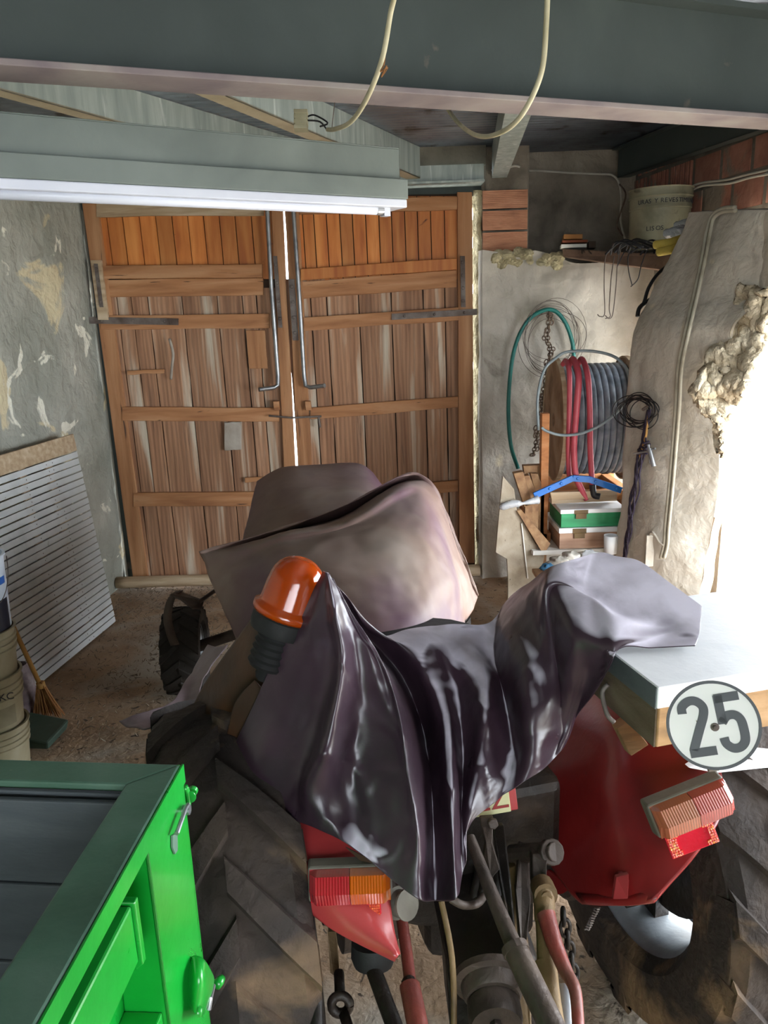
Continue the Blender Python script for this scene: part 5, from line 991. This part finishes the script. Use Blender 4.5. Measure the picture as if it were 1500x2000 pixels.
hose('grey_hose_loop', [(1052, 840, 4.98), (1050, 780, 4.98), (1062, 725, 4.98), (1085, 700, 4.98), (1110, 687, 4.98), (1165, 687, 4.96), (1208, 702, 4.96), (1229, 738, 4.94), (1220, 785, 4.92), (1185, 822, 4.92), (1140, 845, 4.93), (1098, 850, 4.95), (1068, 842, 4.95), (1058, 835, 4.95)], 5, .0095, hose_gy, 'thin grey hose looped around the front of the reel', 'hose')
hose('green_hose', [(1012, 915, 6.0), (998, 870, 6.1), (993, 800, 6.15), (998, 720, 6.15), (1010, 665, 6.14), (1032, 625, 6.13), (1062, 606, 6.12), (1085, 608, 6.12), (1105, 632, 6.12), (1118, 670, 6.12), (1121, 705, 6.12)], 6.1, .016, hose_g, 'dark green hose hung in a tall arch on the back wall', 'hose')
mb = MB()
pc_ = spline([PY(u, v, y) for u, v, y in ((1072, 612, 6.12), (1070, 660, 6.11), (1074, 700, 6.1), (1062, 760, 6.08), (1058, 800, 6.08), (1050, 850, 6.08), (1040, 892, 6.05))], 7)
for rep_ in range(2):
    for i, p in enumerate(pc_[:-1]):
        t = (pc_[i+1]-p).normalized(); sd = (V((1, 0, 0)) if i % 2 else V((0, 1, 0))).lerp(V((.7, .7, 0)), .3*rep_); L_ = (pc_[i+1]-p).length*.72; p = p+V((.03*rep_*math.sin(i*.7), 0, 0))
        mb.tube([p+t*(math.cos(2*PI*k/10)*L_)+sd*(math.sin(2*PI*k/10)*.016) for k in range(11)], .0048, 5, caps=False)
tag(mb.build('chain', chainm, smooth=True), 'rusty iron chain hanging on the back wall inside the green hose arch', 'chain')
mb = MB()
for k in range(9):
    cc_ = PY(1078+random.uniform(-8, 10), 668+random.uniform(-12, 18), 6.12); ax1 = random.uniform(.17, .25); ay1 = random.uniform(.2, .33); ph = random.uniform(0, 6)
    mb.tube([cc_+V((math.cos(a)*ax1, .01*math.sin(3*a+ph), math.sin(a)*ay1*.9+.02)) for a in [2*PI*i/36+ph for i in range(37)]], .0022, 4)
tag(mb.build('wire_coil', rust, smooth=True), 'thin loose wire coil hanging around the chain and green hose', 'wire')
# blue bar, boxes, bottle
mb = MB()
bp = [PY(1043, 968, 4.93), PY(1118, 934, 4.94), PY(1150, 936, 4.94), PY(1212, 957, 4.95)]
for a, b in zip(bp[:-1], bp[1:]): mb.bar(a, b+(b-a).normalized()*.005, .02, .042)
for t_, (a, b) in ((.4, (bp[0], bp[1])), (.7, (bp[0], bp[1])), (.3, (bp[1], bp[2])), (.85, (bp[2], bp[3])), (.2, (bp[2], bp[3]))): mb.lathe([(0, .018), (.009, .017), (.011, .008)], a.lerp(b, t_), V((0, -1, .2)), 10)
tag(mb.build('blue_bracket', bluep, bevel=.003), 'bent blue painted metal bar behind the green box', 'bracket')
def chest(name, x0, y0, x1, y1, z0, z1, lid, m, ml, lb):
    t = thing(name, lb, 'box', ((x0+x1)/2, (y0+y1)/2, z0)); mb = MB(); mb.box((x0, y0, z0), (x1, y1, z1-lid)); mb.build('body', m, t, bevel=.003)
    mb = MB(); mb.box((x0-.006, y0-.006, z1-lid), (x1+.003, y1+.006, z1)); lab(mb.build('lid', whitem, t, bevel=.003), 'white sheet metal lid')
    xm = x0+.13; mb = MB(); mb.box((xm-.045, y0-.010, z1-lid+.004), (xm+.045, y0-.006, z1-.004)); mb.box((xm-.035, y0-.012, z1-lid-.035), (xm+.035, y0-.007, z1-lid+.002)); mb.tube([V((xm-.045, y0-.01, z1-lid)), V((xm+.045, y0-.01, z1-lid))], .004, 6); lab(mb.build('hinge', ochre, t), 'brass coloured hinge')
ya = 4.875; xa = PY(1093, 1040, ya).x; z0_, z1_, z2_ = BZ+.002, PY(1094, 1032, ya).z, PY(1096, 996, ya).z
chest('wooden_chest', xa, ya, xa+.42, ya+.34, z0_, z1_, .035, mat('pinkish_wood', ['94705a', 'ad8a72', 'b99880'], 3, (1, 1, 8), rough=.7, bump=.1), None, 'plain wooden chest under the green chest on the bench')
chest('green_chest', xa+.008, ya+.002, xa+.43, ya+.345, z1_+.003, z2_, .028, greenbox, None, 'green painted chest with white lid stacked on the wooden chest')
mb = MB(); q0, q1, q2, q3 = PY(975, 992, 4.88), PY(1000, 984, 4.88), PY(1022, 983, 4.88), PY(1050, 976, 4.92)
mb.tube([q0, q0.lerp(q1, .3), q1, q2.lerp(q1, .4), q2, q3], .03, 14, smooth=4, rs=[.008, .024, .026, .022, .009, .03]); tag(mb.build('plastic_bottle', plastic, smooth=True), 'crumpled clear plastic bottle lying on the side board', 'bottle')
mb = MB(); 
for k in range(3): mb.prism([PY(1075, 962+4*k, 4.96+.03*k), PY(1205, 958+4*k, 4.96+.03*k), PY(1205, 972+3*k, 4.96+.03*k), PY(1078, 978+3*k, 4.96+.03*k)], (0, .02, 0))
tag(mb.build('timber', wood_pale), 'pale timber slats lying behind the green chest', 'timber')
# rags and bits in front of the chests
def blob(name, pts, rad, m, lb, cat, seed, fl=.5):
    mb = MB(); c = sum(pts, V())/len(pts); 
    for c in pts:
        g = []
        for i in range(11):
            r = []
            for j in range(17):
                a = 2*PI*j/16; b = PI*i/10; d_ = V((math.cos(a)*math.sin(b), math.sin(a)*math.sin(b)*.7, math.cos(b)*fl)); k_ = 1+.55*noise.noise(d_*2.4+V((seed, 0, 0)))+.2*noise.noise(d_*6+V((seed, 0, 0))); r.append(c+d_*rad*k_)
            g.append(r)
        mb.grid(g)
    return tag(mb.build(name, m, smooth=True), lb, cat)
blob('rag', [PY(1090, 1098, 4.7), PY(1115, 1088, 4.72)], .07, clothm, 'crumpled grey and white rag in front of the wooden chest', 'rag', 3)
blob('plastic_bag', [PY(1150, 1085, 4.72)], .07, plastic, 'crumpled clear bag in front of the chests by the pier', 'bag', 8)
blob('cloth', [PY(1070, 1108, 4.68)], .05, mat('blue_cloth', ['1f4660', '2f6384'], 7, rough=.8), 'small blue cloth at the left end of the rags', 'cloth', 5)
blob('red_grip', [PY(1112, 1102, 4.6)], .032, mat('red_grip', ['a01a16', 'c03024'], 7, rough=.4), 'small bright red grip lying on the rags', 'grip', 7)
mb = MB(); mb.lathe([(0, 0), (.04, 0), (.045, .12), (.042, .12), (.037, .004), (0, .004)], PY(1192, 1080, 4.74), UP, 20); tag(mb.build('plastic_cup', whitem, smooth=True), 'white plastic cup beside the chests at the pier', 'cup')
mb = MB(); mb.box((.98, 4.5, .0), (1.04, 4.56, .5)); mb.box((1.45, 4.5, .0), (1.51, 4.56, .5)); mb.box((.97, 4.48, .5), (1.52, 4.84, .525)); tag(mb.build('low_shelf', benchw, bevel=.003), 'low wooden shelf before the bench under the rags', 'shelf')
# ------------------------------------------------------------------ shelf with tin and junk
s0_, s1_ = PY(1098, 492, 6.1), PY(1325, 512, 5.3)
mb = MB(); d_ = V((.28, .42, 0)); mb.prism([PY(1098, 486, 6.1), PY(1332, 498, 5.3), PY(1312, 530, 5.3), PY(1100, 502, 6.1)], (.22, .44, 0)); sh = struct(mb.build('trim_8', mat('shelf_beam', ['5b4638', '7d6352', '917663'], 5, rough=.9, bump=.3, spots=('352a22', 14, .64, .05)), bevel=.006))
SHZ = PY(1230, 490, 5.7).z
tc_ = PY(1286, 470, 5.62); tc_.z = SHZ-.01
tt = thing('metal_drum', 'old dented tin drum with black lettering standing on the high shelf', 'drum', tc_)
TR = .215; hT = PY(1286, 362, 5.42).z-tc_.z
mb = MB(); mb.lathe([(0, 0), (TR*.93, 0), (TR*.93, hT*.66), (TR*.96, hT*.67), (TR*.96, hT*.70), (TR*.95, hT*.71), (TR*.95, hT*.84), (TR*.99, hT*.86), (TR*.97, hT*.89), (TR*.97, hT*.98), (TR, hT), (TR*.96, hT), (TR*.9, hT*.9), (0, hT*.9)], tc_, UP, 48); db = mb.build('drum_body', tin_m, tt, autos=35)
def curved(body, size, z, a0, gap=1.0):
    a = a0
    for ch in body:
        w_ = {'I': .35, ' ': .4, 'M': .95, 'W': 1, 'N': .8, 'U': .78, 'R': .75, 'T': .65, 'S': .68, 'A': .72, 'V': .7, 'Y': .66, 'E': .65, 'L': .6, 'C': .75, 'O': .85}.get(ch, .7)*size*gap
        if ch != ' ':
            n_ = V((math.sin(a), -math.cos(a), 0)); x_ = V((math.cos(a), math.sin(a), 0)); text(ch, size, tc_+n_*TR*.962+UP*z+x_*0, x_, UP, txt_dk, tt, 'lettering')
        a += w_/TR
curved('URAS Y REVESTIMIENTOS', .040, hT*.735, -1.1, .93)
curved('LISOS', .04, hT*.30, -.75)
for k, (v0, v1, u0, u1, m, y) in enumerate(((475, 484, 1096, 1148, paper, 6.02), (467, 474, 1098, 1150, mat('book_red', ['7a3a22', '93502e'], 5), 6.03), (456, 467, 1101, 1140, mat('book_tan', ['a06a34', 'b8804a'], 5), 6.04), (470, 484, 1150, 1166, mat('book_dark', ['4a3c33', '6a5848'], 5), 6.1))):
    a, b = PY(u0, v1, y), PY(u1, v0, y); mb = MB(); mb.hexa([(a.x, y, a.z), (b.x, y+.03, a.z), (b.x+.03, y+.2, a.z), (a.x+.03, y+.17, a.z)], [(a.x, y, b.z-.001), (b.x, y+.03, b.z-.001), (b.x+.03, y+.2, b.z-.001), (a.x+.03, y+.17, b.z-.001)])
    tag(mb.build('wood_block', m, bevel=.002), ['white painted wood slab at the bottom of the stack on the shelf', 'thin reddish wood slab in the middle of the shelf stack', 'tan wood block on top of the shelf stack', 'dark wood block standing right of the shelf stack'][k], 'wood block', 'wood blocks at the left end of the shelf')
mb = MB()
for k in range(16):
    u = 1190+k*6; P = [PY(u+random.uniform(-14, 10), 494+random.uniform(-8, 4), 5.55), PY(u+10, 480+random.uniform(-8, 4), 5.5), PY(u+30, 474+random.uniform(-8, 8), 5.45), PY(u+46+random.uniform(0, 12), 482+random.uniform(-8, 8), 5.4)]
    mb.tube(P, .007, 6, smooth=5)
tag(mb.build('cable_tangle', cable_k, smooth=True), 'tangle of black cables lying on the shelf before the drum', 'cables', kind='stuff')
for k, pts in enumerate(([(1192, 490, 5.6), (1182, 505, 5.55), (1180, 560, 5.55), (1181, 612, 5.55), (1172, 618, 5.55), (1167, 614, 5.55)], [(1200, 500, 5.56), (1194, 540, 5.55), (1190, 600, 5.55), (1192, 618, 5.55), (1182, 622, 5.55)], [(1212, 488, 5.55), (1206, 515, 5.52), (1203, 560, 5.52), (1197, 612, 5.52), (1190, 622, 5.52), (1182, 616, 5.52)], [(1236, 486, 5.5), (1227, 500, 5.48), (1228, 530, 5.48), (1235, 558, 5.48)], [(1262, 490, 5.45), (1252, 520, 5.42), (1246, 545, 5.42), (1232, 560, 5.42)], [(1222, 488, 5.55), (1215, 500, 5.52), (1205, 522, 5.52)])):
    hose('hanging_wire', pts, 5.5, .0035, cable_k if k > 2 else rust, ['leftmost thin wire with hooked end hanging from the shelf', 'second thin wire hanging from the shelf at left', 'third long wire with hooked end hanging from the shelf', 'short black wire hanging under the middle of the shelf', 'black wire curving left from under the drum', 'very short wire end at the shelf edge'][k], 'wire', grp='wires hanging from the shelf')
hose('thick_cable', [(1332, 500, 5.1), (1290, 530, 5.0), (1268, 560, 4.95), (1258, 590, 4.93), (1250, 602, 4.92)], 5, .011, cable_k, 'upper thick black cable curving down from the shelf to the pier', 'cable')
hose('thick_cable', [(1325, 535, 5.0), (1300, 560, 4.95), (1270, 585, 4.92), (1250, 600, 4.9), (1245, 618, 4.88)], 5, .013, cable_k, 'lower thick black cable with a blunt end by the pier', 'cable')
hose('brown_wire', [(1305, 560, 4.85), (1296, 590, 4.83), (1280, 612, 4.82), (1262, 622, 4.82)], 5, .008, mat('brown_wire', ['7d3a26', '93482f'], 5), 'thin reddish brown wire bent against the pier', 'wire')
for k, pts in enumerate(([(1282, 478, 5.15), (1310, 474, 5.1), (1345, 462, 5.1)], [(1288, 492, 5.12), (1315, 486, 5.08), (1345, 478, 5.08)])):
    mb = MB(); P = [PY(*q) for q in pts]; mb.tube([P[0]+(P[0]-P[1]).normalized()*.02]+P, .03, 14, smooth=3, rs=[.014, .026, .028, .028, .028]); tag(mb.build('yellow_tube', yellow, smooth=True), ['upper yellow foam tube on the shelf by the pier', 'lower yellow foam tube on the shelf by the pier'][k], 'foam tube', 'yellow foam tubes')
blob('plastic_bag', [PY(1325, 455, 5.2), PY(1345, 440, 5.25)], .085, plastic, 'crumpled clear plastic bag above the yellow foam tubes', 'bag', 11)
# white cables clipped on the walls
hose('wall_cable', [(960, 333, 6.24), (985, 330, 6.24), (1008, 324, 6.24), (1030, 333, 6.5), (1060, 334, 6.58), (1120, 338, 6.58), (1170, 340, 6.58), (1195, 342, 6.58), (1208, 356, 6.56), (1213, 385, 6.5), (1212, 430, 6.45), (1220, 465, 6.3)], 6.5, .008, cable_w, 'white cable clipped along the back wall above the niche', 'cable')
hose('wall_cable', [(1210, 360, 6.3), (1222, 380, 6.2), (1212, 415, 6.2), (1205, 440, 6.2), (1216, 460, 6.1)], 6.2, .006, chainm, 'brown twisted wire hanging in the corner left of the drum', 'wire')
def onRW(u, v, off=.02):
    y = 5
    for _ in range(30): p = PY(u, v, y); x = RW(y)-off-.008; y = y*.5+.5*(x/ray(u, v).x*ray(u, v).y)
    return PY(u, v, y)
for k, pts in enumerate(([(1352, 364), (1372, 357), (1420, 351), (1460, 341), (1520, 328)], [(1354, 370), (1376, 362), (1425, 358), (1465, 347), (1520, 336)])):
    mb = MB(); mb.tube([onRW(u, v) for u, v in pts], .008, 8, smooth=6); tag(mb.build('wall_cable', cable_w, smooth=True), ['upper of two white cables across the red bricks', 'lower of two white cables across the red bricks'][k], 'cable', 'white cables on the bricks')
def pier(u, v, off=.03):
    i = max(j for j in range(len(hs)) if hs[j] <= max(v, hs[0])); i = min(i, len(hs)-2); t = min(max((v-hs[i])/(hs[i+1]-hs[i]), 0), 1)
    a = lu[i]+(lu[i+1]-lu[i])*t; b = ru[i]+(ru[i+1]-ru[i])*t; yy = ry[i]+(ry[i+1]-ry[i])*t; f = (u-a)/(b-a)
    p, q = PY(a, v, 4.75), PY(b, v, yy); dd_ = q-p; nrm = V((dd_.y, -dd_.x, 0)).normalized(); nrm = nrm if nrm.y < 0 else -nrm
    r = ray(u, v); base = p - V((.05*math.sin(PI*min(max(f, 0), 1)),)*2+(0,)) + nrm*off
    return CAM + r*((base-CAM).dot(nrm)/r.dot(nrm))
mb = MB()
for k in range(2):
    mb.tube([pier(u+k*7*(1 if v > 430 else .2), v+(0 if v > 420 else k*6), .035) for u, v in ((1436, 405), (1412, 407), (1394, 418), (1382, 445), (1370, 510), (1352, 590), (1338, 650), (1324, 720), (1320, 790), (1313, 880), (1306, 960), (1299, 1030), (1297, 1062), (1290, 1090))], .0105, 8, smooth=5)
tag(mb.build('conduit', mat('conduit_grey', ['8a8474', '9f9989', 'aba595'], 8, rough=.6, bump=.1), smooth=True), 'pair of grey conduits running down the stone pier', 'conduit')
ct = thing('cable_coil', 'loose black cable coil hung on a nail on the pier', 'cable', pier(1262, 800, .03))
mb = MB()
for k in range(10):
    a1, b1 = random.uniform(22, 46), random.uniform(18, 38); cx_, cy_ = 1236+random.uniform(-6, 14)+(10 if a1 < 30 else 0), 806+random.uniform(-8, 10); ph = random.uniform(0, 6)
    mb.tube([pier(cx_+math.cos(t_)*a1, cy_+math.sin(t_)*b1, .05+.02*math.sin(t_+ph)) for t_ in [2*PI*i/30 for i in range(31)]], .0032, 5)
mb.build('coil_loops', cable_k, ct, smooth=True)
mb = MB(); mb.tube([pier(1262, 786, .0), pier(1262, 786, .06)], .006, 8); mb.tube([pier(1256, 800, .05), pier(1268, 792, .05)], .01, 8); mb.build('nail', rust, ct)
mb = MB()
for k in range(7):
    o_ = random.uniform(-8, 8); ph = random.uniform(0, 6)
    mb.tube([pier(1268-.0*t_+(1220-1268)*t_+o_*math.sin(PI*t_)*(1+.3)+3*math.sin(t_*22+ph), 800+(1090-800)*t_, .05+.012*math.cos(t_*22+ph)) for t_ in [i/30 for i in range(31)]], .0058, 6)
for k in range(5):
    mb.tube([pier(1245+random.uniform(-3, 26), 862+k*6+random.uniform(-3, 3), .06), pier(1258, 866+k*5, .085), pier(1268, 862+k*6, .05)], .006, 6, smooth=3)
tag(mb.build('rope_bundle', rope_m, smooth=True), 'bundle of dark purple cords hanging down the pier below the coil', 'rope')
mb = MB(); mb.tube([pier(1238, 886, .09), pier(1262, 882, .09), pier(1280, 876, .09)], .006, 8); mb.tube([pier(1268, 876, .1), pier(1273, 895, .1), pier(1277, 911, .1)], .014, 12); mb.tube([pier(1266, 868, .09), pier(1270, 905, .07)], .008, 8)
tag(mb.build('clamp_tool', steel_rod, autos=40), 'small steel clamp tool hanging among the dark cords', 'tool')
mb = MB(); mb.tube([pier(1268, 800, .05), pier(1262, 850, .06), pier(1250, 892, .06)], .007, 6); tag(mb.build('wood_slip', stick), 'thin wooden slip stuck in the dark cords', 'stick')
mb = MB(); mb.box((0, 0, 0), (.001, .001, .001)); 
q = pier(1268, 1075, .02); mb = MB(); mb.obox(q, V((1, 0, 0)), V((0, 1, 0)), UP, .05, .03, .2); mb.tube([q+UP*.1, pier(1275, 1040, .04), pier(1288, 1058, .04), pier(1296, 1065, .04)], .008, 8, smooth=4)
tag(mb.build('junction_box', plaster_warm, bevel=.004), 'plaster grey junction strip at the foot of the conduits', 'junction box')
